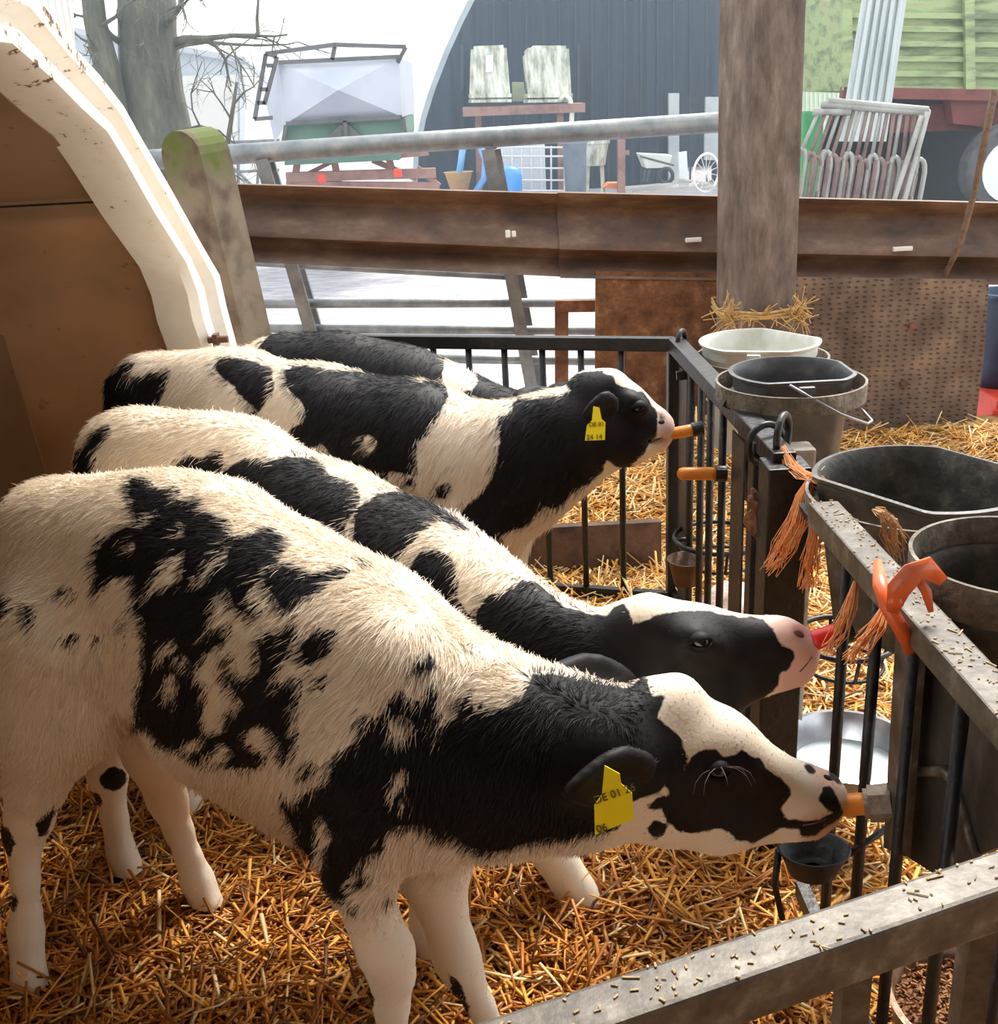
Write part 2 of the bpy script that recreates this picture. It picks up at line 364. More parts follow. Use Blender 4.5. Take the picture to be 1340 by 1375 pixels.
# mossy post
m, nt, b = new_mat('mossy_timber'); tc = N(nt, 'ShaderNodeTexCoord'); n1 = N(nt, 'ShaderNodeTexNoise'); n1.inputs['Scale'].default_value = 9; n1.inputs['Detail'].default_value = 9
nt.links.new(tc.outputs['Object'], n1.inputs[0]); sx_ = N(nt, 'ShaderNodeSeparateXYZ'); nt.links.new(tc.outputs['Object'], sx_.inputs[0])
a1 = N(nt, 'ShaderNodeMapRange'); a1.inputs[1].default_value = 0.95; a1.inputs[2].default_value = 1.3; nt.links.new(sx_.outputs['Z'], a1.inputs[0])
s1 = N(nt, 'ShaderNodeMath', operation='MULTIPLY'); nt.links.new(a1.outputs[0], s1.inputs[0]); nt.links.new(n1.outputs[0], s1.inputs[1])
r1 = ramp(nt, [(0.35, (0.09, 0.06, 0.04)), (0.6, (0.21, 0.17, 0.12))], n1.outputs[0]); r2 = ramp(nt, [(0.3, (0, 0, 0)), (0.5, (1, 1, 1))], s1.outputs[0])
mx = N(nt, 'ShaderNodeMix', data_type='RGBA'); nt.links.new(r2.outputs[0], mx.inputs[0]); nt.links.new(r1.outputs[0], mx.inputs[6]); mx.inputs[7].default_value = (0.085, 0.105, 0.02, 1)
nt.links.new(mx.outputs[2], b.inputs['Base Color']); b.inputs['Roughness'].default_value = 0.9
bp = N(nt, 'ShaderNodeBump'); bp.inputs['Strength'].default_value = 0.6; nt.links.new(n1.outputs[0], bp.inputs['Height']); nt.links.new(bp.outputs[0], b.inputs['Normal'])
pa = Vector(at(262, 208, y=4.0)); pb = Vector(at(322, 460, y=4.0)); dv = (pb-pa).normalized(); side = Vector((0, 1, 0)).cross(dv).normalized()
R2 = Matrix.Rotation(math.radians(28), 3, dv); s2 = R2 @ side; f2 = R2 @ Vector((0, 1, 0))
mb = MB(); prof = [pa+s2*(0.085*math.cos(t))-dv*(0.085*math.sin(t)) for t in [math.pi*k/10 for k in range(11)]]; ln = dv*((pa.z+0.1)/-dv.z)
mb.slab([p-f2*0.07 for p in prof]+[pa-s2*0.085+ln-f2*0.07, pa+s2*0.085+ln-f2*0.07], f2*0.15)
o = mb.build('mossy_post', m, None); tag(o, 'leaning round-topped post with green moss behind the hutch rim', 'post')
# W-shaped guard rail
GR = mat('grimy_guard_rail', (0.04, 0.024, 0.016), (0.125, 0.068, 0.042), 4, 0.6, 0.05, c3=(0.24, 0.16, 0.11), bump=0.25, stretch=(1, 1.5, 2), detail=10, t=(0.3, 0.52, 0.75))
def guard_rail(p0, p1, h0, h1, name='guard_rail'):
    prof = [(0.01, 0), (-.036, 0.001), (-.03, .05), (.035, .16), (.045, .26), (.02, .40), (-.03, .58), (-.035, .66), (.035, .74), (.045, .80), (.03, .88), (-.03, .97), (-.035, 1.0)]
    a0, a1 = Vector(p0), Vector(p1); mb = MB(); rows = []
    A = [[mb.bm.verts.new(Vector((p.x, p.y+off, p.z-h*f))) for off, f in prof] for p, h in ((a0, h0), (a1, h1))]
    B = [[mb.bm.verts.new(Vector((p.x, p.y+off+0.006, p.z-h*f))) for off, f in prof] for p, h in ((a0, h0), (a1, h1))]
    n = len(prof)
    for k in range(n-1): mb.bm.faces.new((A[0][k], A[1][k], A[1][k+1], A[0][k+1])); mb.bm.faces.new((B[0][k], B[0][k+1], B[1][k+1], B[1][k]))
    for q in (0, 1):
        for k in range(n-1): mb.bm.faces.new((A[q][k], A[q][k+1], B[q][k+1], B[q][k]))
    for k in (0, n-1): mb.bm.faces.new((A[0][k], A[1][k], B[1][k], B[0][k]))
    return mb.build(name, GR, None, auto=50)
gy = 4.32
def g(px, py): return at(px, py, y=gy)
L0, L1 = g(60, 239), g(752, 259); R0, R1 = g(748, 257), g(1700, 280)
o1 = guard_rail(L0, L1, L0[2]-g(60, 339)[2], L1[2]-g(752, 370)[2]); tag(o1, 'grimy corrugated crash barrier left of the seam, over the far calves', 'guard rail', 'guard rails along the back of the pen')
L0b = np.array(R0)+np.array([0, -0.012, 0])
o2 = guard_rail(L0b, R1, L0b[2]-g(748, 371)[2], R1[2]-g(1700, 385)[2]); tag(o2, 'grimy corrugated crash barrier right of the seam, behind the timber post', 'guard rail', 'guard rails along the back of the pen')
SLOT_LIGHT = mat('bright_slot_light', (0.75, 0.74, 0.72), rough=0.5)  # pale plates painted as the bright yard seen through the rail's slots
for (px, py, w_, h_, par) in ((682, 314, .014, .02, o1), (690, 314, .012, .016, o1), (931, 322, .045, .012, o2), (1212, 334, .055, .012, o2)):
    c = at(px, py, y=gy-0.055); mb = MB(); mb.box(c, (w_*1.35, 0.012, h_*1.4), bevel=0.004); bo = mb.build('slot_light_plate', SLOT_LIGHT, None); bo.parent = par
# gate of round tubes
gate = empty('tube_gate', at(500, 300, y=4.7), 'galvanised field gate of round tubes with slanting uprights behind the crash barrier', 'gate')
ty = 4.7
for i, (a, b_, r_) in enumerate((((120, 220), (985, 163), .040), ((325, 352), (690, 372), .014), ((335, 408), (835, 406), .019), ((335, 441), (960, 445), .019), ((340, 478), (960, 487), .019))):
    mb = MB(); mb.tube([at(*a, y=ty), at(*b_, y=ty)], r_, 14); mb.build('top_tube' if i == 0 else 'rail', GALV, gate, smooth=True)
for (a, b_) in (((351, 214), (427, 480)), ((655, 200), (712, 512))):
    mb = MB(); mb.bar(at(*a, y=ty-.03), to_z(at(*a, y=ty-.03), at(*b_, y=ty-.03), -.19), 0.052, 0.018, up=(0, -1, 0)); mb.build('upright', GALV, gate)
    mb = MB(); mb.bar(at(a[0]+12, a[1], y=ty+.05), to_z(at(a[0]+12, a[1], y=ty+.05), at(b_[0]+12, b_[1], y=ty+.05), -.19), 0.03, 0.03, up=(0, -1, 0)); mb.build('upright', GALV, gate)
# rusty angle frame beside the board
mb = MB(); mb.bar(at(754, 404, y=4.40), to_z(at(754, 404, y=4.40), at(754, 540, y=4.40), -.2), 0.052, 0.03, up=(0, -1, 0)); mb.bar(at(745, 411, y=4.39), at(832, 410, y=4.39), 0.03, 0.045, up=(0, 0, 1))
o = mb.build('angle_frame', RUST, None); tag(o, 'rusty angle iron corner standing left of the brown board', 'metal frame')
# boards under the guard rail
BOARD = mat('brown_board', (0.09, 0.035, 0.014), (0.19, 0.083, 0.035), 16, 0.85, c3=(0.33, 0.17, 0.08), bump=0.5, detail=9)
m, nt, b = new_mat('dimpled_mat'); tc = N(nt, 'ShaderNodeTexCoord')
n1 = N(nt, 'ShaderNodeTexNoise'); n1.inputs['Scale'].default_value = 7; n1.inputs['Detail'].default_value = 9; nt.links.new(tc.outputs['Object'], n1.inputs[0])
vo = N(nt, 'ShaderNodeTexVoronoi', voronoi_dimensions='2D'); vo.inputs['Scale'].default_value = 30; vo.inputs['Randomness'].default_value = 0.35; mp_ = N(nt, 'ShaderNodeMapping'); mp_.inputs['Rotation'].default_value = (math.radians(90), 0, 0); mp_.inputs['Scale'].default_value = (1, 1, 1.7); nt.links.new(tc.outputs['Object'], mp_.inputs[0]); nt.links.new(mp_.outputs[0], vo.inputs[0])
r1 = ramp(nt, [(0.35, (0.10, 0.065, 0.045)), (0.55, (0.19, 0.13, 0.095)), (0.72, (0.30, 0.20, 0.13))], n1.outputs[0]); r2 = ramp(nt, [(0.16, (0, 0, 0)), (0.26, (1, 1, 1))], vo.outputs['Distance'])
r3 = ramp(nt, [(0.14, (0.35, 0.35, 0.35)), (0.24, (1, 1, 1))], vo.outputs['Distance'])
mx = N(nt, 'ShaderNodeMix', data_type='RGBA', blend_type='MULTIPLY'); mx.inputs[0].default_value = 0.7; nt.links.new(r1.outputs[0], mx.inputs[6]); nt.links.new(r3.outputs[0], mx.inputs[7]); nt.links.new(mx.outputs[2], b.inputs['Base Color'])
b.inputs['Roughness'].default_value = 0.8; bp = N(nt, 'ShaderNodeBump'); bp.inputs['Strength'].default_value = 0.7; bp.inputs['Distance'].default_value = 0.01; nt.links.new(r2.outputs[0], bp.inputs['Height']); nt.links.new(bp.outputs[0], b.inputs['Normal'])
MATM = m
def board(name, pts, y, th, material, label, cat, d=None):
    v = [at(*p, y=y) for p in pts]
    mb = MB(); mb.slab(v, (0, th, 0)); o = mb.build(name, material, None); tag(o, label, cat); return o
board('rear_board', [(800, 364), (1012, 368), (1010, 700), (798, 700)], 4.28, 0.02, BOARD, 'dark brown board hung under the crash barrier left of the timber post', 'board')
rm = board('rubber_mat', [(1012, 372), (1328, 376), (1322, 470), (1305, 610), (1010, 620)], 4.26, 0.02, MATM, 'dimpled grey-brown rubber mat hung right of the timber post', 'mat')
for (px, py) in ((1224, 437), (1213, 515)):
    c = at(px, py, y=4.255); mb = MB(); mb.tube([Vector(c), Vector(c)-Vector((0, .012, 0))], 0.014, 10); bo = mb.build('bolt', RUST, None); bo.parent = rm
bb = at(760, 742, y=3.06)
o = MB().box((-0.15, 3.07, 0.09), (1.25, 0.03, 0.22)).build('kick_board', mat('damp_board', (0.07, 0.04, 0.028), (0.15, 0.085, 0.055), 12, 0.8, bump=0.4), None); tag(o, 'damp brown kick board on edge behind the rear barred fence', 'board')
mb = MB(); mb.tube([at(*p, y=4.1) for p in ((1336, 120), (1322, 190), (1308, 260), (1290, 325), (1268, 372))], [.014, .014, .012, .012, .010], 8)
o = mb.build('hanging_rope', mat('brown_rope', (0.10, 0.06, 0.04), (0.18, 0.11, 0.07), 60, 0.9), None, smooth=True); tag(o, 'brown rope hanging over the crash barrier at the right edge', 'rope')
# clutter at the right edge beyond the mat
CR = mat('red_plastic', (0.45, 0.03, 0.015), (0.6, 0.05, 0.02), 8, 0.5)
mb = MB(); c = Vector(at(1345, 570, y=4.5)); mb.box(c, (0.20, 0.3, 0.30), bevel=.01)
for k in range(3): mb.box(c+Vector((-0.01, -0.155, -0.1+0.1*k)), (0.22, 0.02, 0.02))
o = mb.build('red_crate', CR, None); tag(o, 'red slatted crate past the edge of the rubber mat', 'crate')
mb = MB(); c = Vector(at(1348, 455, y=4.6)); mb.lathe(c-Vector((0, 0, .2)), [(.10, 0), (.12, .36), (.13, .37), (.13, .40), (.12, .40), (.09, .02)], 28)
o = mb.build('blue_barrel', mat('dark_blue_plastic', (0.02, 0.04, 0.09), (0.04, 0.07, 0.13), 6, 0.4), None, smooth=True); tag(o, 'dark blue barrel above the red crate at the right edge', 'barrel')

# ------------------------------------------------------------------ unseen shed roof and back wall, added so light falls from the open side
ROOFM = mat('unseen_boards', (0.14, 0.085, 0.05), (0.24, 0.16, 0.10), 3, 0.85, stretch=(1, 6, 1))
o = MB().box((0.3, -1.2, 2.75), (9, 5.4, 0.08)).build('unseen_ceiling', ROOFM, None); tag(o, kind='structure')
o = MB().box((0.3, -3.9, 1.35), (9, 0.1, 2.75)).build('unseen_wall_back', ROOFM, None); tag(o, kind='structure')
o = MB().box((0.3, -2.0, -0.05), (9, 4.0, 0.1)).build('floor_behind', BED, None); tag(o, kind='structure')
# ------------------------------------------------------------------ calves: rounded volumes blended into one skin
def surface_nets(V, org, h):
    s = V < 0
    nx, ny, nz = V.shape
    c = [s[i:nx-1+i, j:ny-1+j, k:nz-1+k] for i in (0, 1) for j in (0, 1) for k in (0, 1)]
    an = c[0].copy(); al = c[0].copy()
    for q in c[1:]: an |= q; al &= q
    I, J, K = np.nonzero(an & ~al)
    idx = -np.ones((nx-1, ny-1, nz-1), np.int32); idx[I, J, K] = np.arange(len(I))
    off = [(i, j, k) for i in (0, 1) for j in (0, 1) for k in (0, 1)]
    vals = np.stack([V[I+a, J+b, K+c2] for a, b, c2 in off])
    offs = np.array(off, float)
    acc = np.zeros((len(I), 3)); cnt = np.zeros(len(I))
    for a in range(8):
        for b in range(a+1, 8):
            if abs(offs[a]-offs[b]).sum() != 1: continue
            va, vb = vals[a], vals[b]; m = (va < 0) != (vb < 0)
            t = np.where(m, va/np.where(m, va-vb, 1), 0)
            acc += np.where(m[:, None], offs[a]+(offs[b]-offs[a])*t[:, None], 0); cnt += m
    P = (np.stack([I, J, K], 1)+acc/cnt[:, None])*h+org
    Q = []
    for ax in range(3):
        sl0 = [slice(None)]*3; sl1 = [slice(None)]*3; sl0[ax] = slice(0, -1); sl1[ax] = slice(1, None)
        A = s[tuple(sl0)]; B = s[tuple(sl1)]
        ii = np.argwhere(A != B)
        o1, o2 = [(1, 2), (2, 0), (0, 1)][ax]
        ok = (ii[:, o1] > 0) & (ii[:, o2] > 0) & (ii[:, o1] < V.shape[o1]-1) & (ii[:, o2] < V.shape[o2]-1)
        ii = ii[ok]; e1 = np.zeros(3, int); e1[o1] = 1; e2 = np.zeros(3, int); e2[o2] = 1
        g = lambda q: idx[q[:, 0], q[:, 1], q[:, 2]]
        quad = np.stack([g(ii-e1-e2), g(ii-e2), g(ii), g(ii-e1)], 1)
        fl = A[tuple(ii.T)]
        quad[~fl] = quad[~fl][:, ::-1]
        Q.append(quad)
    return P, np.concatenate(Q)

def poly_sd(P, poly):
    """distance to the polygon's edge, positive inside"""
    poly = np.asarray(poly, float); n = len(poly); d = np.full(len(P), 1e9); ins = np.zeros(len(P), bool)
    for i in range(n):
        a = poly[i]; b = poly[(i+1) % n]; ab = b-a; ap = P-a
        t = np.clip((ap@ab)/(ab@ab+1e-9), 0, 1)
        d = np.minimum(d, np.linalg.norm(ap-t[:, None]*ab, axis=1))
        if a[1] != b[1]:
            c = ((a[1] > P[:, 1]) != (b[1] > P[:, 1])) & (P[:, 0] < (b[0]-a[0])*(P[:, 1]-a[1])/(b[1]-a[1])+a[0])
            ins ^= c
    return np.where(ins, d, -d)

def vnoise(P, seed=0):
    """cheap smooth 3-D noise"""
    r = np.random.default_rng(seed); v = 0
    for i in range(5):
        k = r.normal(size=3); k /= np.linalg.norm(k); f = 2**(i*0.5)
        v = v+np.sin((P@k)*f*6.28+r.uniform(0, 6.28)+1.7*np.sin((P@np.roll(k, 1))*f*4.1+r.uniform(0, 6.28)))/f**0.6
    return v/3

def coat_material():
    m, nt, b = new_mat('calf_coat')
    ap = N(nt, 'ShaderNodeAttribute', attribute_name='patch'); at_ = N(nt, 'ShaderNodeAttribute', attribute_name='tint')
    tc = N(nt, 'ShaderNodeTexCoord'); no = N(nt, 'ShaderNodeTexNoise'); no.inputs['Scale'].default_value = 55; no.inputs['Detail'].default_value = 4
    nt.links.new(tc.outputs['Object'], no.inputs[0])
    a1 = N(nt, 'ShaderNodeMath', operation='MULTIPLY_ADD'); a1.inputs[1].default_value = 9.0; a1.inputs[2].default_value = -4.5
    nt.links.new(no.outputs[0], a1.inputs[0])
    a2 = N(nt, 'ShaderNodeMath', operation='ADD'); nt.links.new(ap.outputs['Fac'], a2.inputs[0]); nt.links.new(a1.outputs[0], a2.inputs[1])
    a3 = N(nt, 'ShaderNodeMath', operation='MULTIPLY_ADD', use_clamp=True); a3.inputs[1].default_value = 0.4; a3.inputs[2].default_value = 0.5
    nt.links.new(a2.outputs[0], a3.inputs[0])
    n2 = N(nt, 'ShaderNodeTexNoise'); n2.inputs['Scale'].default_value = 25; n2.inputs['Detail'].default_value = 6
    nt.links.new(tc.outputs['Object'], n2.inputs[0])
    blk = ramp(nt, [(0.35, (0.006, 0.005, 0.006)), (0.7, (0.016, 0.013, 0.014))], n2.outputs[0])
    mx = N(nt, 'ShaderNodeMix', data_type='RGBA'); nt.links.new(a3.outputs[0], mx.inputs[0])
    nt.links.new(at_.outputs['Color'], mx.inputs[6]); nt.links.new(blk.outputs[0], mx.inputs[7])
    nt.links.new(mx.outputs[2], b.inputs['Base Color'])
    b.inputs['Roughness'].default_value = 0.6; b.inputs['Specular IOR Level'].default_value = 0.22
    bp = N(nt, 'ShaderNodeBump'); bp.inputs['Strength'].default_value = 0.15; bp.inputs['Distance'].default_value = 0.003
    n3 = N(nt, 'ShaderNodeTexNoise'); n3.inputs['Scale'].default_value = 160; n3.inputs['Detail'].default_value = 3
    nt.links.new(tc.outputs['Object'], n3.inputs[0])
    nt.links.new(n3.outputs[0], bp.inputs['Height']); nt.links.new(bp.outputs[0], b.inputs['Normal'])
    return m
def hair_material():
    m, nt, b = new_mat('calf_hair')
    a = N(nt, 'ShaderNodeAttribute', attribute_name='hair_colour'); nt.links.new(a.outputs['Color'], b.inputs['Base Color'])
    b.inputs['Roughness'].default_value = 0.5; b.inputs['Specular IOR Level'].default_value = 0.28
    return m
COAT = coat_material(); HAIR = hair_material()
EYE = mat('calf_eye', (0.004, 0.004, 0.008), rough=0.05, spec=0.9)

WHITE = np.array([0.85, 0.735, 0.585]); BLACK = np.array([0.0055, 0.0045, 0.0055])

def make_calf(name, label, origin, heading, prims, carve, ears, polys, tints, vox, nhair, hair_len=0.02, grid=3, shortz=0.40, head_c=None, gate=None):
    """prims: (pxA,pyA,yA,rA, pxB,pyB,yB,rB, squash, k)"""
    th = math.radians(heading); T = np.array([math.cos(th), math.sin(th), 0]); L = np.array([-math.sin(th), math.cos(th), 0])
    O = np.array([origin[0], origin[1], 0.0])
    M = np.stack([T, L, [0, 0, 1]])            # world -> local
    loc = lambda p: M@(np.asarray(p)-O)
    segs = []
    for p in prims:
        a = loc(at(p[0], p[1], y=p[2])); b = loc(at(p[4], p[5], y=p[6])); segs.append((a, b, p[3], p[7], p[8], p[9]))
    lo = np.min([np.minimum(a-ra, b-rb) for a, b, ra, rb, q, k in segs], 0)-0.03
    hi = np.max([np.maximum(a+ra, b+rb) for a, b, ra, rb, q, k in segs], 0)+0.03
    el = []
    for e in ears:
        c = loc(at(*e['c'][:2], y=e['c'][2])); tip = loc(at(*e['tip'][:2], y=e['tip'][2]))
        u = tip-c; ln = np.linalg.norm(u); u /= ln; n = M@np.array(e['n'], float); n -= u*(n@u); n /= np.linalg.norm(n); v = np.cross(u, n)
        el.append((c+u*ln*0.5, np.stack([u, v, n]), (ln*0.62, e['w'], 0.016)))
        lo = np.minimum(lo, np.minimum(c, tip)-0.06); hi = np.maximum(hi, np.maximum(c, tip)+0.06)
    lo[2] = max(lo[2], -0.03)
    shp = np.ceil((hi-lo)/vox).astype(int)+1
    ax = [lo[i]+vox*np.arange(shp[i]) for i in range(3)]
    V = np.full(shp, 0.5, np.float32)
    def sub(l, h):
        s = []
        for i in range(3):
            s.append(slice(max(0, int((l[i]-lo[i])/vox)), min(shp[i], int((h[i]-lo[i])/vox)+2)))
        return tuple(s)
    for a, b, ra, rb, q, k in segs:
        l = np.minimum(a-ra, b-rb)-k-vox; h = np.maximum(a+ra, b+rb)+k+vox; s = sub(l, h)
        X = ax[0][s[0]][:, None, None].astype(np.float32); Y = ax[1][s[1]][None, :, None].astype(np.float32); Z = ax[2][s[2]][None, None, :].astype(np.float32)
        ba = b-a; ba2 = np.array([ba[0], ba[1]/q, ba[2]]); dd = ba2@ba2+1e-9
        px, py, pz = X-a[0], (Y-a[1])/q, Z-a[2]
        t = np.clip((px*ba2[0]+py*ba2[1]+pz*ba2[2])/dd, 0, 1)
        d = np.sqrt((px-t*ba2[0])**2+(py-t*ba2[1])**2+(pz-t*ba2[2])**2)-(ra+(rb-ra)*t)
        W0 = V[s]; hh = np.maximum(k-np.abs(W0-d), 0)/k
        V[s] = np.minimum(W0, d)-hh*hh*k*0.25
    def ell(c, R, r, s, leaf=False):
        X, Y, Z = np.meshgrid(ax[0][s[0]], ax[1][s[1]], ax[2][s[2]], indexing='ij')
        p = (np.stack([X, Y, Z], -1)-c)@R.T
        if leaf: p[..., 1] /= 1-0.38*np.clip(np.abs(p[..., 0]/r[0]+0.15), 0, 1)**1.5
        r = np.array(r); k0 = np.linalg.norm(p/r, axis=-1); k1 = np.linalg.norm(p/r**2, axis=-1)+1e-9
        return k0*(k0-1)/k1
    for c, R, r in el:
        m_ = max(r)+0.03; s = sub(c-m_, c+m_)
        d = ell(c, R, r, s, True); d = np.maximum(d, -ell(c+R[2]*0.019-R[0]*r[0]*0.1, R, (r[0]*0.72, r[1]*0.62, 0.013), s))
        k = 0.012; W0 = V[s]; hh = np.maximum(k-np.abs(W0-d), 0)/k; V[s] = np.minimum(W0, d)-hh*hh*k*0.25
    for (px, py, yy, r, el_) in carve:         # nostrils, mouth line: small hollows
        c = loc(at(px, py, y=yy)); m_ = r*3+0.02; s = sub(c-m_, c+m_)
        d = ell(c, np.eye(3), (r*el_[0], r*el_[1], r*el_[2]), s); V[s] = np.maximum(V[s], -d)
    P, Q = surface_nets(V, lo, vox)
    Pw = P@M+O
    me = bpy.data.meshes.new('body'); me.vertices.add(len(Pw)); me.vertices.foreach_set('co', Pw.ravel())
    me.loops.add(len(Q)*4); me.loops.foreach_set('vertex_index', Q.ravel()); me.polygons.add(len(Q))
    me.polygons.foreach_set('loop_start', np.arange(len(Q))*4); me.polygons.foreach_set('loop_total', np.full(len(Q), 4))
    me.update(calc_edges=True); me.validate()
    # relax the voxel steps
    E = np.empty(len(me.edges)*2, np.int32); me.edges.foreach_get('vertices', E); E = E.reshape(-1, 2)
    for it in range(3):
        S = np.zeros_like(Pw); n = np.zeros(len(Pw))
        np.add.at(S, E[:, 0], Pw[E[:, 1]]); np.add.at(S, E[:, 1], Pw[E[:, 0]]); np.add.at(n, E[:, 0], 1); np.add.at(n, E[:, 1], 1)
        Pw = Pw*0.5+0.5*S/np.maximum(n, 1)[:, None]
    me.vertices.foreach_set('co', Pw.ravel()); me.update()
    # coat pattern: marks of the flank read off the photograph, carried to both flanks in 3-D
    bvh = BVHTree.FromPolygons([tuple(p) for p in Pw], [tuple(q) for q in Q])
    pts = np.stack(_project(Pw), 1); a0 = pts.min(0); a1 = pts.max(0)
    gx, gy = np.meshgrid(np.arange(a0[0], a1[0], grid), np.arange(a0[1], a1[1], grid)); G = np.stack([gx.ravel(), gy.ravel()], 1)
    H = []; ok = []
    cv = Vector(CAM)
    for g in G:
        v = _f+_r*(g[0]-670)/FPX-_u*(g[1]-687.5)/FPX
        hit = bvh.ray_cast(cv, Vector(v).normalized())
        if hit[0] is None: ok.append(False)
        else: ok.append(True); H.append(hit[0])
    ok = np.array(ok); G = G[ok]; H = np.array([tuple(h) for h in H])
    sd = np.full(len(G), -60.0)
    for c, (ox, oy, s_), poly in polys:
        pp = np.array(poly, float)/s_+np.array([ox, oy]); d = poly_sd(G, pp)
        sd = np.maximum(sd, d) if c == 'b' else np.minimum(sd, -d)
    tint = np.tile(WHITE, (len(G), 1))
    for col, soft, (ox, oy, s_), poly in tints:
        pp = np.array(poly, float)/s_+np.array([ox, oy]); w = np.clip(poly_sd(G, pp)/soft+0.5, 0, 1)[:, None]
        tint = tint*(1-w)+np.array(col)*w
    kd = KDTree(len(H))
    for i, h in enumerate(H): kd.insert(h, i)
    kd.balance()
    patch = np.empty(len(Pw)); tn = np.empty((len(Pw), 3))
    ll = (Pw-O)@L
    for i, p in enumerate(Pw):
        q = kd.find_n(p, 3); 
        if q[0][2] > 0.035:
            q2 = kd.find_n(p-2*ll[i]*L, 3)
            if q2[0][2] < q[0][2]: q = q2
        w = [1/(x[2]+1e-4) for x in q]; sw = sum(w); 
        patch[i] = sum(w[j]*sd[q[j][1]] for j in range(3))/sw; tn[i] = sum(w[j]*tint[q[j][1]] for j in range(3))/sw
    hoof = Pw[:, 2] < 0.035
    patch[hoof] = np.maximum(patch[hoof], (0.035-Pw[hoof, 2])*700)
    at1 = me.attributes.new('patch', 'FLOAT', 'POINT'); at1.data.foreach_set('value', patch.astype(np.float32))
    at2 = me.attributes.new('tint', 'FLOAT_COLOR', 'POINT'); at2.data.foreach_set('color', np.concatenate([tn, np.ones((len(tn), 1))], 1).astype(np.float32).ravel())
    root = empty(name, (origin[0], origin[1], 0), label, 'calf')
    body = link_mesh('body', me, COAT, root, True)
    # ---- hair
    if nhair:
        tri = np.concatenate([Q[:, [0, 1, 2]], Q[:, [0, 2, 3]]]); A, B, C_ = Pw[tri[:, 0]], Pw[tri[:, 1]], Pw[tri[:, 2]]
        nn = np.cross(B-A, C_-A); ar = np.linalg.norm(nn, axis=1)
        nrm_t = nn/np.maximum(ar, 1e-12)[:, None]
        cen = (A+B+C_)/3; vd = CAM-cen; vis = (np.einsum('ij,ij->i', nrm_t, vd) > -0.25*np.linalg.norm(vd, axis=1))
        w = ar*np.where(vis, 1, 0.25)*np.where(cen[:, 2] < 0.05, 0, 1); w /= w.sum()
        pick = rng.choice(len(tri), nhair, p=w); r1 = np.sqrt(rng.random(nhair))[:, None]; r2 = rng.random(nhair)[:, None]
        root_p = A[pick]*(1-r1)+B[pick]*r1*(1-r2)+C_[pick]*r1*r2
        nv = np.zeros((len(Pw), 3)); np.add.at(nv, tri.ravel(), np.repeat(nn, 3, 0)); nv /= np.maximum(np.linalg.norm(nv, axis=1), 1e-12)[:, None]
        nr = nv[tri[pick, 0]]; vi = tri[pick, 0]
        hc = np.array(head_c[:3]) if head_c is not None else np.array([9, 9, 9.]); hd = np.linalg.norm(root_p-hc, axis=1)
        hr = head_c[3] if head_c is not None else 0
        headw = np.clip((hr-hd)/0.05+0.5, 0, 1); legw = np.clip((shortz-root_p[:, 2])/0.08+0.5, 0, 1)
        comb = -T*0.55+np.array([0, 0, -0.75]); comb = np.tile(comb, (nhair, 1))
        comb += L*0.15*np.sin(root_p[:, :1]*9)
        comb += np.stack([vnoise(root_p*5, 11), vnoise(root_p*5, 12), vnoise(root_p*5, 13)], 1)*0.38
        comb = np.where(headw[:, None] > 0.5, -T*0.9+np.array([0, 0, 0.1]), comb)
        comb = comb-nr*np.einsum('ij,ij->i', comb, nr)[:, None]; comb /= np.linalg.norm(comb, axis=1)[:, None]+1e-9
        comb += rng.normal(size=comb.shape)*0.13
        earw = np.zeros(nhair)
        for c, R, r in el: earw = np.maximum(earw, np.clip((max(r)*1.05-np.linalg.norm(root_p-(c@M+O), axis=1))/0.02+0.5, 0, 1))
        short = np.maximum(np.maximum(headw, legw), earw)
        ln = hair_len*(1-0.74*short)*rng.uniform(0.6, 1.25, nhair)
        lift = (0.17*(1-0.4*np.maximum(headw, legw)))[:, None]
        npt = 4; tt = np.linspace(0, 1, npt)
        pos = np.empty((nhair, npt, 3))
        sway = rng.normal(size=(nhair, 3))*0.18
        for j, t in enumerate(tt):
            pos[:, j] = root_p-nr*0.001+ln[:, None]*(comb*t+nr*(lift*t*(1-0.45*t))+sway*t*t*0.5+np.array([0, 0, -0.12])*t*t)
        pb = patch[vi]; kk = pb+rng.normal(size=nhair)*3.0*(1-0.6*headw)
        isb = kk > 0
        colr = tn[vi]*rng.uniform(0.86, 1.12, nhair)[:, None]; colr = np.where(isb[:, None], BLACK*rng.uniform(0.7, 2.0, nhair)[:, None], colr)
        edge = (np.abs(kk) < 2.0) & (rng.random(nhair) < 0.3); colr[edge] = colr[edge]*0.5+np.array([0.2, 0.12, 0.07])*0.3
        cu = bpy.data.hair_curves.new('coat_hair'); cu.add_curves([npt]*nhair)
        pos -= np.array([origin[0], origin[1], 0])
        cu.attributes['position'].data.foreach_set('vector', pos.astype(np.float32).ravel())
        ra = cu.attributes.get('radius') or cu.attributes.new('radius', 'FLOAT', 'POINT')
        rad = np.tile(np.array([1.0, 0.85, 0.6, 0.15])*0.00052, nhair); ra.data.foreach_set('value', rad.astype(np.float32))
        ca = cu.attributes.new('hair_colour', 'FLOAT_COLOR', 'CURVE'); ca.data.foreach_set('color', np.concatenate([colr, np.ones((nhair, 1))], 1).astype(np.float32).ravel())
        cu.materials.append(HAIR)
        ho = bpy.data.objects.new('coat_hair', cu); COL.objects.link(ho); ho.parent = root; ho['kind'] = 'stuff'
    root['_bvh'] = 0
    del root['_bvh']
    return root, bvh, body
def _project(P):
    d = P-CAM; z = d@_f
    return 670+FPX*(d@_r)/z, 687.5-FPX*(d@_u)/z
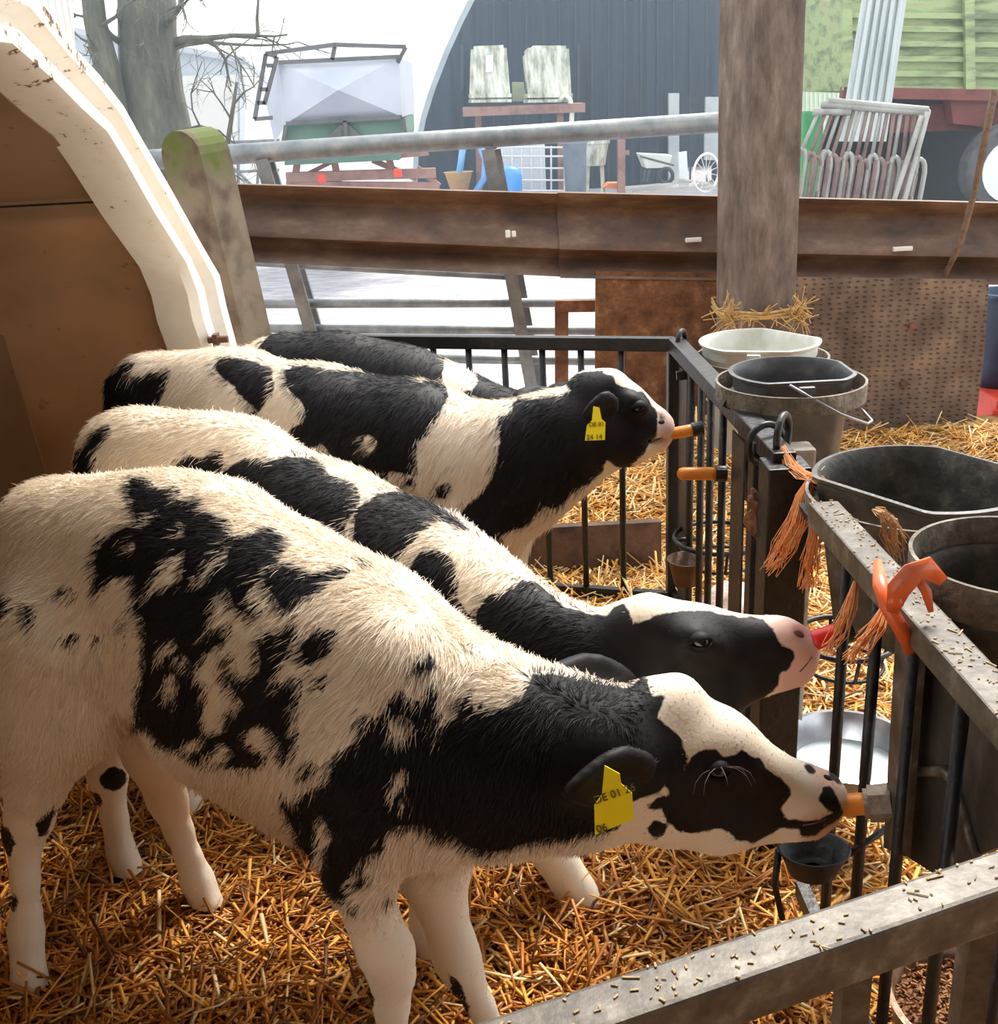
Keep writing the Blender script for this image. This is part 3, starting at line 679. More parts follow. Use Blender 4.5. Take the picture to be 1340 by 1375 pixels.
def surf(bvh, px, py):
    """where the sight line through a pixel meets a calf's skin"""
    v = Vector(_f+_r*(px-670)/FPX-_u*(py-687.5)/FPX).normalized(); h = bvh.ray_cast(Vector(CAM), v)
    return h[0], h[1]
MOUTH = mat('muzzle_skin', (0.16, 0.06, 0.05), (0.22, 0.09, 0.075), rough=0.5)
LID = mat('calf_eyelid', (0.006, 0.005, 0.006), rough=0.6, spec=0.2); LASH = mat('calf_eyelash', (0.35, 0.30, 0.26), rough=0.5)
def add_eye(root, bvh, px, py, r=0.0135, sink=0.007, lashes=False):
    """glossy eyeball half sunk in the head, under an upper and a lower lid"""
    p, n = surf(bvh, px, py)
    if p is None: return
    if n.dot(Vector(CAM)-p) < 0: n = -n
    c = p-n*sink; mb = MB(); s = bmesh.ops.create_uvsphere(mb.bm, u_segments=24, v_segments=16, radius=r)
    bmesh.ops.transform(mb.bm, matrix=Matrix.Translation(c), verts=s['verts'])
    e = mb.build('eye', EYE, root, smooth=True)
    up = Vector((0, 0, 1)); up = (up-n*up.dot(n)).normalized(); x = up.cross(n)
    for sg, open_, lab in ((1, 0.15, 0), (-1, 0.50, 1)):
        mb = MB(); rows = []
        for i in range(9):                                              # lid shell swept over part of the ball
            th = (0.5*math.pi-open_)*i/8+open_ if True else 0
            rows.append([mb.bm.verts.new(c+(x*math.cos(f)*1.18+(up*sg*math.sin(th)+n*math.cos(th))*math.sin(f))*r*1.16) for f in [math.pi*k/16 for k in range(17)]])
        for A, B in zip(rows, rows[1:]):
            for k in range(16): mb.bm.faces.new((A[k], A[k+1], B[k+1], B[k]))
        o = mb.build('eyelid', LID, root, smooth=True); sm_ = o.modifiers.new('thickness', 'SOLIDIFY'); sm_.thickness = 0.002
    if lashes:
        mb = MB()
        for k in range(7):
            f = math.pi*(0.1+0.8*k/6); q = c+(x*math.cos(f)*1.1+(up*.5+n*.85)*math.sin(f))*r*1.15; d = (x*math.cos(f)*1.1+n*.3-up*.1).normalized(); l = .6+.5*math.sin(k*2.1)**2
            mb.tube([q, q+d*.014*l, q+d*.026*l-up*.007*l, q+d*.032*l-up*.020*l], [.0004, .0003, .00025, .0001], 4)
        mb.build('eyelashes', LASH, root)

def add_nostril(root, bvh, px, py, r=0.008, tilt=0.4, material=None):
    p, n = surf(bvh, px, py)
    if p is None: return
    mb = MB(); s = bmesh.ops.create_uvsphere(mb.bm, u_segments=16, v_segments=10, radius=1)
    if n.dot(Vector(CAM)-p) < 0: n = -n
    x = Vector((math.cos(tilt), 0, math.sin(tilt))); x = (x-n*x.dot(n)).normalized(); y = n.cross(x)
    M_ = Matrix((x*r*1.25, y*r*0.75, n*r*0.35)).transposed().to_4x4(); M_.translation = p-n*r*0.1
    bmesh.ops.transform(mb.bm, matrix=M_, verts=s['verts']); mb.build('nostril', material or LID, root, smooth=True)
def add_mouth(root, bvh, pts, r=0.0012):
    P3 = [q for q in (surf(bvh, *p)[0] for p in pts) if q is not None]
    if len(P3) > 1: mb = MB(); mb.tube(P3, r, 6); mb.build('mouth', MOUTH, root, smooth=True)
Z1 = (100, 620, 4.1875); Z2 = (360, 700, 4.1875); Z3 = (160, 860, 4.1875); Z4 = (400, 1000, 3.766); Z5 = (0, 900, 2.957)
Z6 = (820, 890, 4.1875); ZL = (0, 400, 2.68); ZM = (480, 400, 2.75); ZH = (700, 780, 2.68); PX = (0, 0, 1.0)
def circ(x, y, r, ry=None):
    ry = ry or r
    return [(x+r*math.cos(t*0.785)*(1+0.12*math.sin(t*2.3)), y+ry*math.sin(t*0.785)) for t in range(8)]

# ---- the front calf, spotted all over
polys1 = [
 ('b', Z1, [(290,130),(340,95),(400,90),(450,140),(500,155),(560,140),(600,165),(575,215),(640,220),(690,200),(745,240),(715,285),(800,300),(875,335),(895,420),(930,430),(1000,410),(1100,380),(1195,420),(1205,470),(1150,560),(1060,640),(1000,700),(1010,760),(1060,820),(1040,910),(970,850),(900,820),(870,720),(830,740),(800,850),(760,960),(720,1040),(690,1180),(740,1340),(400,1340),(395,880),(330,840),(350,760),(330,640),(220,660),(180,720),(115,760),(120,560),(150,430),(240,385),(350,350),(320,210)]),
 ('b', Z3, [(150,-20),(150,120),(120,280),(80,440),(70,480),(180,500),(250,600),(330,610),(420,680),(600,715),(760,720),(840,690),(850,660),(910,560),(930,700),(980,650),(1030,540),(990,470),(1010,300),(1020,210),(950,200),(900,300),(870,260),(890,180),(930,30),(930,-20)]),
 ('w', Z1, [(620,490),(540,560),(480,640),(390,770),(500,690),(600,680),(615,600)]),
 ('w', Z1, [(890,460),(840,480),(820,550),(770,540),(740,600),(700,670),(750,660),(790,590),(850,580),(860,520)]),
 ('w', Z1, [(470,260),(400,320),(390,375),(460,320)]), ('w', Z1, [(620,340),(560,440),(620,410)]),
 ('w', Z1, [(305,465),(330,455),(342,490),(318,518)]), ('w', Z1, [(510,1020),(570,1000),(590,1060),(520,1100),(480,1120)]),
 ('w', Z1, [(600,1080),(660,1120),(660,1160),(600,1110)]), ('w', Z1, [(540,1190),(600,1280),(520,1310)]),
 ('w', Z3, [(540,60),(620,60),(640,150),(620,260),(740,300),(720,370),(680,400),(620,380),(600,530),(500,520),(490,400),(510,260),(450,210),(500,130)]),
 ('w', Z3, [(740,500),(830,480),(900,560),(860,680),(830,690),(850,620),(790,640),(750,580)]),
 ('w', Z3, [(490,660),(560,630),(600,580),(650,650),(590,690),(500,680)]), ('w', Z3, [(380,590),(460,540),(490,560),(450,620),(390,630)]),
 ('w', Z3, [(280,200),(320,180),(340,280),(260,290),(330,350),(270,340)]),
 ('w', Z3, [(880,200),(940,40),(1030,50),(1030,200),(960,210),(930,340),(870,260)]),
 ('w', Z3, [(650,-60),(780,-60),(790,190),(720,200),(690,260),(650,160)]), ('w', Z3, [(830,0),(900,-60),(850,130),(820,110)]),
 ('w', Z1, [(850,700),(900,820),(960,850),(1040,920),(1030,1180),(960,1230),(900,1180),(900,1060),(840,1080),(780,1180),(720,1240),(700,1180),(760,1080),(800,960),(780,900)]),
 ('b', Z1, [(820,920),(880,900),(890,1000),(830,1030),(760,1080),(700,1150),(690,1050),(770,980)]),
 ('b', Z1, [(850,1080),(890,1060),(920,1180),(1000,1230),(1060,1180),(1130,1200),(1170,1340),(1000,1400),(940,1340),(870,1240)]),
 ('b', Z1, [(1100,940),(1130,1000),(1160,1000),(1080,1170),(1040,1100),(1040,980)]),
 ('b', Z1, [(1210,880),(1260,920),(1250,1030),(1160,1180),(1130,1250),(1060,1230),(1100,1150),(1170,1030)]),
 ('b', Z1, [(1180,580),(1250,590),(1340,640),(1340,740),(1260,760),(1240,830),(1150,820),(1120,740),(1060,680),(1070,620),(1130,610)]),
 ('b', Z1, [(1200,1240),(1280,1210),(1290,1340),(1180,1340)]),
 ('b', Z2, [(40,250),(130,230),(190,280),(250,300),(380,270),(470,290),(420,320),(340,360),(290,400),(220,420),(190,370),(160,400),(150,480),(60,470),(30,370)]),
 ('b', Z2, [(510,245),(590,250),(560,275),(520,265)]), ('b', Z2, [(280,600),(390,610),(390,680),(330,760),(240,820),(195,790),(190,690)]),
 ('b', Z2, [(290,870),(330,850),(345,900),(310,970),(270,940)]), ('b', Z2, [(900,735),(945,780),(930,835),(850,845),(808,800),(850,745)]),
 ('b', Z2, [(1060,685),(1140,690),(1100,725)]),
 ('b', Z2, [(110,570),(170,580),(160,680),(80,720),(50,840),(30,880),(0,900),(0,740),(60,640)]),
 ('b', Z2, [(90,900),(180,880),(180,1000),(150,1100),(180,1200),(160,1340),(100,1340),(60,1200),(0,1150),(0,830),(40,880),(50,980)]),
 ('b', Z2, [(1340,1110),(1260,1090),(1200,1000),(1160,1100),(1140,960),(1100,1000),(1050,1120),(1000,1130),(960,1060),(940,900),(900,930),(870,1020),(810,1000),(740,940),(690,1000),(650,1080),(590,1120),(560,1060),(520,1110),(540,1170),(480,1290),(400,1300),(400,1340),(1000,1800),(1500,1340)]),
 ('b', PX, [(715,905),(760,908),(840,925),(868,905),(880,935),(900,945),(885,970),(872,985),(880,1020),(900,1060),(840,1080),(830,1117),(805,1117),(774,1121),(717,1129),(660,1146),(633,1140),(603,1117),(564,1106),(519,1113),(500,1000),(660,960),(700,940)]),
 ('w', Z2, [(700,1080),(760,1090),(830,1140),(780,1200),(710,1210),(680,1160)]), ('w', Z2, [(900,1100),(980,1200),(960,1210)]),
 ('b', Z4, [(860,490),(720,430),(620,400),(500,410),(450,460),(440,530),(370,550),(340,580),(370,680),(360,720),(320,720),(300,600),(270,680),(290,750),(240,805),(190,770),(120,720),(110,650),(150,620),(150,520),(200,460),(130,400),(100,580),(20,560),(0,400),(0,280),(60,230),(150,200),(180,130),(240,20),(300,-20),(900,-20)]),
 ('w', Z4, [(190,290),(240,280),(230,380),(190,400)]), ('w', Z4, [(120,340),(150,340),(140,500),(100,450)]),
 ('w', Z4, [(490,150),(540,110),(540,200),(480,280)]), ('w', Z4, [(520,230),(570,270),(540,300)]),
 ('b', Z4, circ(295, 825, 22)), ('b', Z4, circ(455, 780, 14, 26)), ('b', Z4, circ(405, 985, 11)), ('b', Z4, circ(435, 957, 10)),
 ('b', Z4, [(130,790),(180,860),(240,950),(290,1060),(300,1130),(240,1040),(170,940),(120,860)]),
 ('b', Z4, [(340,1210),(390,1280),(385,1340),(340,1330),(310,1240)]),
 ('b', Z4, [(760,1150),(830,1220),(870,1340),(870,1400),(800,1400),(780,1250)]),
 ('b', Z4, [(30,130),(70,80),(110,110),(60,190),(20,160)]),
 ('b', Z3, [(1240,620),(1340,640),(1340,1090),(1200,1080),(1160,1020),(1140,960),(1060,1010),(1040,960),(1060,860),(1110,820),(1190,800)]),
 ('b', Z3, [(940,870),(1000,900),(1040,1000),(1100,1100),(1140,1180),(1040,1210),(1000,1100),(950,1000),(920,930)]),
 ('b', Z5, [(145,600),(215,540),(220,570),(180,660),(150,660)]), ('b', Z5, [(-10,610),(40,630),(60,690),(40,740),(-10,730)]),
 ('b', Z5, [(50,880),(75,920),(60,960),(40,950)]),
 ('b', ZL, [(205,1050),(250,1035),(260,1060),(225,1075)]), ('b', ZL, [(258,1082),(275,1055),(272,1085)]),
 ('b', ZL, [(90,1110),(140,1100),(120,1190),(95,1180)]), ('b', ZL, [(225,1210),(290,1205),(290,1235),(250,1240)]),
 ('b', ZL, [(335,1210),(360,1210),(355,1245),(335,1240)]), ('b', ZL, [(440,1160),(470,1160),(460,1210)]), ('b', ZL, [(-10,1050),(40,1080),(45,1130),(-10,1180)]),
 # head
 ('w', PX, [(868,905),(900,905),(960,925),(1130,1020),(1135,1140),(960,1160),(800,1145),(760,1135),(805,1117),(840,1117),(870,1090),(900,1040),(880,1000),(880,960)]),
 ('b', Z6, [(110,170),(150,130),(180,140),(150,210),(240,180),(310,190),(280,250),(260,310),(330,360),(390,420),(430,520),(410,600),(460,530),(500,490),(600,485),(630,530),(680,520),(740,485),(800,530),(850,550),(880,600),(950,650),(1010,700),(1015,750),(960,820),(980,870),(1040,880),(1100,885),(1180,880),(1250,840),(1210,820),(1170,780),(1190,700),(1240,690),(1280,750),(1310,850),(1270,890),(1200,930),(1160,975),(1060,980),(1060,940),(960,930),(880,980),(800,1010),(700,1000),(670,950),(600,930),(500,960),(380,950),(310,880),(290,800),(330,740),(300,640),(250,580),(200,520),(120,520),(0,500),(-40,300)]),
 ('b', Z6, [(1085,570),(1140,570),(1150,610),(1130,640),(1090,600)]), ('b', Z6, [(1215,590),(1290,640),(1300,700),(1230,650)]),
 ('b', Z6, [(200,930),(240,890),(330,900),(300,970),(250,1000)]), ('b', Z6, [(200,800),(260,760),(330,740),(300,820),(210,830)]),
 ('b', PX, [(752,1050),(760,1030),(815,1008),(840,1005),(868,1030),(872,1062),(840,1072),(800,1080),(800,1110),(770,1095)]),
]
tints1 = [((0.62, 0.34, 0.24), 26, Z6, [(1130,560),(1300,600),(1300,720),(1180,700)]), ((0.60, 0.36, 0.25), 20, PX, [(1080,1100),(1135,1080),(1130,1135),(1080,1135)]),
          ((0.30, 0.10, 0.04), 14, Z6, [(200,400),(310,400),(420,560),(380,620),(230,520)]),
          ((0.72, 0.55, 0.38), 60, PX, [(150,1010),(300,1055),(400,1110),(440,1200),(380,1200),(120,1060)])]  # belly: warm bounce off the straw painted in, plus some staining
def P_(a, b, q=0.85, k=0.05): return (*a, *b, q, k)
def chain(js, q=0.9, k=0.03): return [P_(js[i], js[i+1], q, k) for i in range(len(js)-1)]

prims1 = chain([(118,775,1.60,.142),(240,795,1.52,.160),(350,860,1.43,.180),(470,930,1.34,.180),(555,985,1.29,.155)], .80, .06)
prims1 += [P_((60,700,1.62,.05),(300,705,1.50,.05),1,.08), P_((300,950,1.43,.13),(430,1010,1.36,.14),.8,.06)]
prims1 += chain([(555,975,1.28,.150),(660,1000,1.25,.118),(760,1020,1.25,.105),(850,1025,1.26,.094)], .80, .05)
prims1 += [P_((560,1060,1.25,.10),(660,1075,1.24,.065),.8,.05), P_((660,1075,1.24,.065),(800,1080,1.25,.050),.8,.04)]
# head
prims1 += [P_((905,1000,1.27,.078),(955,1010,1.27,.064),.85,.03), P_((905,1075,1.25,.066),(960,1090,1.25,.052),.85,.04),
           P_((950,1015,1.27,.066),(1075,1068,1.27,.040),.8,.03), P_((1075,1068,1.27,.043),(1098,1072,1.27,.040),1.0,.02),
           P_((960,1095,1.25,.048),(1085,1108,1.26,.020),.8,.03), P_((872,942,1.27,.030),(905,940,1.27,.034),1.2,.03),
           P_((955,1030,1.235,.028),(985,1040,1.235,.022),1,.02)]
# hind legs
prims1 += chain([(95,860,1.52,.125),(72,960,1.50,.080),(48,1050,1.51,.048)], .9, .05)+chain([(48,1050,1.51,.048),(40,1095,1.53,.040),(32,1120,1.54,.034),(34,1180,1.53,.023),(36,1225,1.53,.024),(35,1250,1.53,.030),(36,1275,1.53,.027),(40,1318,1.51,.036)], .85, .018)
prims1 += [P_((110,900,1.49,.10),(120,960,1.46,.05),.8,.06)]
prims1 += chain([(190,930,1.70,.10),(205,1010,1.70,.055),(225,1075,1.71,.036),(240,1115,1.71,.026),(253,1150,1.71,.024),(264,1180,1.71,.031),(279,1216,1.69,.034)], .85, .02)
# front legs
prims1 += chain([(490,1020,1.24,.115),(482,1110,1.22,.064),(484,1180,1.22,.044)], .9, .04)+chain([(484,1180,1.22,.044),(500,1235,1.22,.036),(517,1275,1.21,.040),(525,1305,1.22,.033),(525,1345,1.22,.025),(528,1420,1.22,.024),(530,1470,1.22,.031),(535,1530,1.20,.036)], .85, .018)
prims1 += chain([(575,1080,1.32,.095),(577,1150,1.32,.055),(592,1215,1.31,.037)], .9, .04)+chain([(592,1215,1.31,.037),(606,1262,1.31,.034),(614,1288,1.31,.035),(624,1312,1.31,.028),(645,1350,1.31,.021),(680,1430,1.31,.026),(700,1475,1.31,.034)], .85, .018)
ears1 = [dict(c=(872,1030,1.155), tip=(768,1062,1.10), w=.043, n=(.05,-1,-.02)), dict(c=(885,945,1.36), tip=(845,925,1.46), w=.034, n=(0,-.6,.8))]
carve1 = [(1113,1046,1.235,.008,(1.2,2.5,.7)), (1098,1101,1.235,.010,(3.2,3.0,.22))]
prims1 += [P_((520,900,1.24,.07),(498,1040,1.22,.085),.8,.05)]
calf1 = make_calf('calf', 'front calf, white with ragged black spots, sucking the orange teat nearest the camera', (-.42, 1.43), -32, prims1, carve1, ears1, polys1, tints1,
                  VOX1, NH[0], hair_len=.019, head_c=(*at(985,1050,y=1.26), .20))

# ---- second calf: saddle of black, white blaze, pink muzzle, red teat
prims2 = chain([(205,655,1.95,.142),(310,692,1.86,.158),(430,758,1.77,.172),(555,820,1.68,.170),(640,862,1.61,.138)], .80, .06)
prims2 += [P_((160,600,1.98,.05),(330,615,1.84,.05),1,.07)]
prims2 += chain([(640,855,1.61,.135),(720,888,1.55,.102),(800,905,1.50,.086),(860,900,1.48,.075)], .80, .05)
prims2 += [P_((878,868,1.48,.072),(930,868,1.48,.062),.85,.03), P_((885,925,1.46,.068),(950,925,1.46,.055),.85,.04),
           P_((930,872,1.48,.066),(1045,864,1.48,.040),.8,.03), P_((1045,866,1.48,.040),(1066,873,1.48,.039),1.0,.02),
           P_((950,918,1.47,.048),(1068,903,1.47,.022),.9,.03), P_((835,842,1.50,.032),(868,830,1.48,.032),1.3,.03),
           P_((930,860,1.43,.024),(955,868,1.43,.022),1,.02)]
prims2 += chain([(170,740,1.86,.12),(160,860,1.84,.09),(140,980,1.82,.052)], .9, .04)+chain([(140,980,1.82,.052),(144,1040,1.82,.038),(154,1100,1.82,.025),(160,1130,1.82,.025),(166,1155,1.81,.030),(177,1183,1.79,.034)], .85, .02)
prims2 += chain([(260,760,2.05,.12),(250,880,2.03,.07),(245,980,2.02,.045),(250,1080,2.00,.028),(255,1130,2.00,.034)], .9, .04)
prims2 += chain([(560,930,1.60,.11),(575,1060,1.56,.06),(580,1180,1.53,.040),(582,1240,1.53,.034),(583,1310,1.52,.024),(585,1370,1.52,.03),(590,1400,1.51,.034)], .9, .04)
prims2 += chain([(640,950,1.70,.11),(690,1050,1.68,.06),(722,1115,1.67,.037),(748,1155,1.66,.031),(772,1195,1.65,.030),(790,1222,1.64,.034)], .9, .04)
prims2 += chain([(135,640,1.99,.024),(122,600,2.03,.02),(118,680,2.03,.02),(112,820,2.03,.022)], 1, .02)
ears2 = [dict(c=(845,912,1.37), tip=(735,910,1.33), w=.040, n=(.1,-.7,.7)), dict(c=(862,838,1.56), tip=(835,822,1.64), w=.03, n=(0,-.6,.8))]
carve2 = [(1073,853,1.44,.009,(1.3,2.2,.8)), (1078,888,1.45,.011,(3.0,3.0,.22))]
polys2 = [
 ('b', ZL, [(295,590),(305,540),(345,480),(390,455),(402,490),(360,530),(320,590)]),
 ('b', PX, [(100,600),(128,600),(125,900),(100,900)]),
 ('b', ZL, [(628,600),(680,560),(720,580),(800,550),(805,600),(790,650),(830,600),(900,575),(960,590),(1010,570),(1100,575),(1170,600),(1172,630),(1280,670),(1295,710),(1280,760),(1240,830),(1240,860),(1340,950),(1340,1400),(700,1300)]),
 ('b', ZM, [(-10,790),(80,720),(200,710),(280,750),(350,800),(450,890),(300,830),(230,870),(150,970),(150,1000),(180,1020),(230,940),(290,930),(350,960),(375,1050),(370,1110),(420,1180),(470,1290),(470,1400),(0,1400),(-20,1000)]),
 ('w', ZM, [(450,880),(630,1050),(540,1085),(480,1100),(430,1170),(470,1290),(420,1180),(370,1110),(375,1050),(350,960),(290,930),(230,940),(180,1020),(150,990),(230,870),(300,825)]),
 ('b', ZM, [(650,1040),(540,1085),(480,1100),(430,1170),(450,1230),(500,1375),(1100,1375),(1000,1200),(760,1140)]),
 ('b', ZH, [(290,150),(330,95),(370,80),(400,140),(402,165),(480,125),(580,105),(680,110),(780,130),(870,135),(910,180),(930,230),(985,250),(980,290),(960,320),(930,330),(930,370),(870,425),(800,490),(600,560),(0,500),(-100,100),(0,-10),(30,20),(60,50),(150,110)]),
 ('w', ZH, [(298,400),(330,385),(390,405),(380,430),(310,430)]),
 ('b', Z5, circ(450, 430, 54, 50)), ('b', Z5, [(360,480),(400,500),(402,545),(370,535)]), ('b', Z5, [(380,240),(440,270),(435,320),(390,310)]),
 ('w', PX, [(540,1100),(800,1100),(830,1420),(540,1420)]),
]
tints2 = [((0.80, 0.50, 0.43), 26, ZH, [(870,120),(1100,120),(1100,420),(930,420),(900,300)]), ((0.62, 0.16, 0.14), 10, ZH, [(975,165),(1010,165),(1020,195),(985,200)])]
calf2 = make_calf('calf', 'second calf from the camera, black saddle on white, pink muzzle on the red teat', (-.25, 1.75), -27, prims2, carve2, ears2, polys2, tints2,
                  VOX2, NH[1], hair_len=.020, head_c=(*at(970,880,y=1.47), .19))

# ---- third calf: head raised, yellow tag facing the camera
prims3 = chain([(225,562,2.50,.140),(320,572,2.45,.155),(430,597,2.40,.170),(555,625,2.35,.178),(625,645,2.33,.150)], .80, .06)
prims3 += [P_((190,510,2.50,.045),(330,510,2.44,.045),1,.07)]
prims3 += chain([(630,640,2.33,.155),(700,622,2.31,.132),(760,592,2.30,.105),(800,568,2.30,.085)], .80, .05)
prims3 += [P_((640,700,2.28,.10),(690,665,2.28,.09),.8,.05),
           P_((805,545,2.30,.066),(835,552,2.30,.058),.85,.03), P_((815,590,2.28,.064),(845,595,2.28,.050),.85,.04),
           P_((835,553,2.30,.060),(876,572,2.30,.040),.8,.03), P_((876,572,2.30,.040),(882,576,2.30,.038),1.0,.02),
           P_((845,592,2.29,.042),(880,594,2.30,.022),.8,.03), P_((788,518,2.31,.030),(820,514,2.30,.030),1.3,.03),
           P_((848,540,2.25,.022),(862,548,2.25,.018),1,.02)]
prims3 += chain([(210,640,2.42,.12),(200,730,2.40,.085),(180,810,2.40,.05),(185,880,2.40,.028),(190,930,2.40,.034)], .9, .04)
prims3 += chain([(260,640,2.60,.12),(250,720,2.58,.07),(240,800,2.58,.045),(250,900,2.56,.034)], .9, .04)
prims3 += chain([(600,720,2.26,.11),(610,790,2.24,.06),(612,850,2.23,.040),(612,930,2.22,.024),(616,985,2.21,.034)], .9, .04)
prims3 += chain([(660,720,2.40,.10),(668,770,2.40,.06),(672,820,2.40,.040),(674,880,2.40,.024),(676,925,2.40,.034)], .9, .04)
prims3 += chain([(172,500,2.56,.024),(158,520,2.58,.026),(154,600,2.58,.024),(156,700,2.58,.03)], 1, .02)
ears3 = [dict(c=(828,545,2.20), tip=(786,556,2.16), w=.046, n=(.1,-1,-.3)), dict(c=(790,528,2.40), tip=(765,520,2.48), w=.034, n=(0,-.8,.6))]
carve3 = [(888,563,2.268,.008,(1,2,.7)), (880,590,2.27,.010,(2.6,3.0,.25))]
polys3 = [
 ('b', ZL, [(385,350),(420,270),(455,225),(490,235),(455,290),(540,270),(612,258),(600,320),(575,385),(430,400),(385,420)]),
 ('b', PX, [(140,500),(168,490),(172,560),(165,900),(130,900)]),
 ('b', ZL, [(768,240),(800,215),(900,225),(980,250),(988,330),(960,372),(935,412),(880,370),(840,320),(790,280)]),
 ('b', ZL, [(1018,270),(1050,245),(1100,243),(1200,262),(1500,270),(1500,640),(1230,600),(1170,545),(1110,545),(1050,520),(1040,480),(1100,430),(1095,390),(1040,330)]),
 ('b', ZL, [(860,415),(910,410),(925,430),(900,440)]), ('w', ZL, [(1110,540),(1160,530),(1180,560),(1140,580)]),
 ('b', ZM, [(-20,290),(150,300),(325,312),(335,370),(300,440),(260,500),(230,530),(150,512),(100,530),(112,600),(115,690),(60,700),(-20,660)]),
 ('w', ZM, [(20,505),(75,520),(60,580),(30,560)]),
 ('b', ZM, [(165,670),(215,655),(212,700),(170,692)]), ('b', ZM, [(285,700),(340,680),(352,700),(312,752),(285,735)]),
 ('b', ZM, [(575,370),(650,375),(750,360),(830,320),(790,290),(830,275),(900,270),(940,290),(960,320),(1040,330),(1075,370),(1110,430),(1105,500),(1050,580),(1010,622),(980,637),(915,597),(905,645),(840,695),(780,730),(735,785),(690,780),(640,830),(580,870),(570,930),(560,990),(510,960),(380,810),(400,770),(440,740),(490,680),(520,600),(525,500),(515,440),(570,430)]),
 ('w', ZM, [(520,880),(580,860),(640,830),(690,770),(740,780),(700,860),(620,960),(570,1020),(530,970),(545,900)]),
 ('b', ZM, [(900,270),(960,300),(1000,360),(820,400),(760,300)]),
 ('w', ZM, [(935,270),(990,290),(1050,330),(1040,345),(960,322)]),
]
tints3 = [((0.72, 0.48, 0.42), 10, PX, [(888,545),(905,545),(905,610),(890,610)])]
calf3 = make_calf('calf', 'third calf with raised head, black neck and yellow tag turned to the camera', (-.25, 2.42), -6, prims3, carve3, ears3, polys3, tints3,
                  VOX3, NH[2], hair_len=.022, grid=2, head_c=(*at(845,565,y=2.3), .15))

# ---- fourth calf, farthest, mostly black
prims4 = chain([(385,517,2.72,.130),(460,530,2.70,.142),(540,552,2.67,.150),(605,578,2.65,.142)], .80, .06)
prims4 += chain([(605,575,2.65,.140),(670,584,2.63,.105),(730,580,2.62,.082),(765,572,2.61,.075)], .80, .05)
prims4 += [P_((765,560,2.61,.075),(790,565,2.61,.062),.85,.03), P_((790,570,2.61,.06),(850,590,2.61,.040),.8,.03), P_((750,532,2.62,.028),(775,528,2.61,.028),1.3,.03)]
prims4 += chain([(370,590,2.66,.11),(350,680,2.64,.07),(340,760,2.64,.045),(345,830,2.63,.028),(348,870,2.62,.034)], .9, .04)
prims4 += chain([(400,590,2.80,.11),(390,680,2.78,.06),(385,740,2.78,.040),(390,820,2.77,.034)], .9, .04)
prims4 += chain([(600,650,2.60,.10),(605,720,2.60,.055),(608,770,2.59,.038),(608,860,2.58,.034)], .9, .04)
prims4 += chain([(650,640,2.70,.09),(655,720,2.70,.055),(658,760,2.70,.038),(660,830,2.70,.034)], .9, .04)
prims4 += chain([(335,475,2.78,.024),(322,480,2.80,.02),(316,600,2.80,.024)], 1, .02)
ears4 = [dict(c=(755,535,2.54), tip=(694,530,2.50), w=.040, n=(.1,-.5,.9)), dict(c=(770,530,2.68), tip=(800,520,2.74), w=.034, n=(0,-.8,.6))]
polys4 = [('b', PX, [(200,300),(1000,300),(1000,900),(200,900)]),
 ('w', ZL, [(780,220),(800,140),(930,90),(1010,100),(960,140),(905,205),(880,260),(780,300)]),
 ('w', ZM, [(320,225),(400,240),(445,300),(430,330),(420,345),(310,345)]),
 ('w', ZM, [(790,310),(810,310),(800,330),(785,335)]), ('w', PX, [(300,640),(420,640),(420,900),(300,900)]), ('w', PX, [(580,720),(700,720),(700,900),(580,900)])]
calf4 = make_calf('calf', 'farthest calf, mostly black with a white band behind its neck, head hidden', (-.3, 2.68), -8, prims4, [], ears4, polys4, [],
                  VOX3, NH[3], hair_len=.024, grid=2, head_c=(*at(800,570,y=2.6), .15))
add_eye(calf1[0], calf1[1], 966, 1036, lashes=True)
add_eye(calf2[0], calf2[1], 942, 862)
add_eye(calf3[0], calf3[1], 858, 548)
add_nostril(calf1[0], calf1[1], 1112, 1044, .0065); add_nostril(calf2[0], calf2[1], 1073, 851, .0075, -.5, MOUTH); add_nostril(calf3[0], calf3[1], 888, 566, .008)
add_mouth(calf1[0], calf1[1], [(1078, 1108), (1095, 1105), (1110, 1099)]); add_mouth(calf2[0], calf2[1], [(1074, 902), (1082, 893), (1090, 882)]); add_mouth(calf3[0], calf3[1], [(862, 596), (874, 595), (884, 590), (890, 585)])
# ------------------------------------------------------------------ pen fences
RZ = 0.79
rear = empty('rear_fence_panel', (0.1, 2.9, 0), 'low black barred fence closing the pen behind the calves', 'fence panel', 'pen fence panels')
ra, rb = Vector(at(500, 458, z=RZ)), Vector(at(905, 462, z=RZ)); ra = ra+(ra-rb)*0.25
MB().bar(ra, rb, 0.03, 0.034, bevel=.003).build('top_rail', STEEL, rear)
for px in (492, 540, 586, 635, 684, 735, 786, 838):
    t_ = (px-500)/(405); p = Vector(at(500, 458, z=RZ)).lerp(rb, t_); mb = MB(); mb.tube([p, (p.x, p.y, 0.02)], 0.0085, 8); mb.build('bar', STEEL, rear, smooth=True)
MB().bar((ra.x, ra.y, .09), (rb.x, rb.y, .09), .02, .03).build('bottom_rail', STEEL, rear)

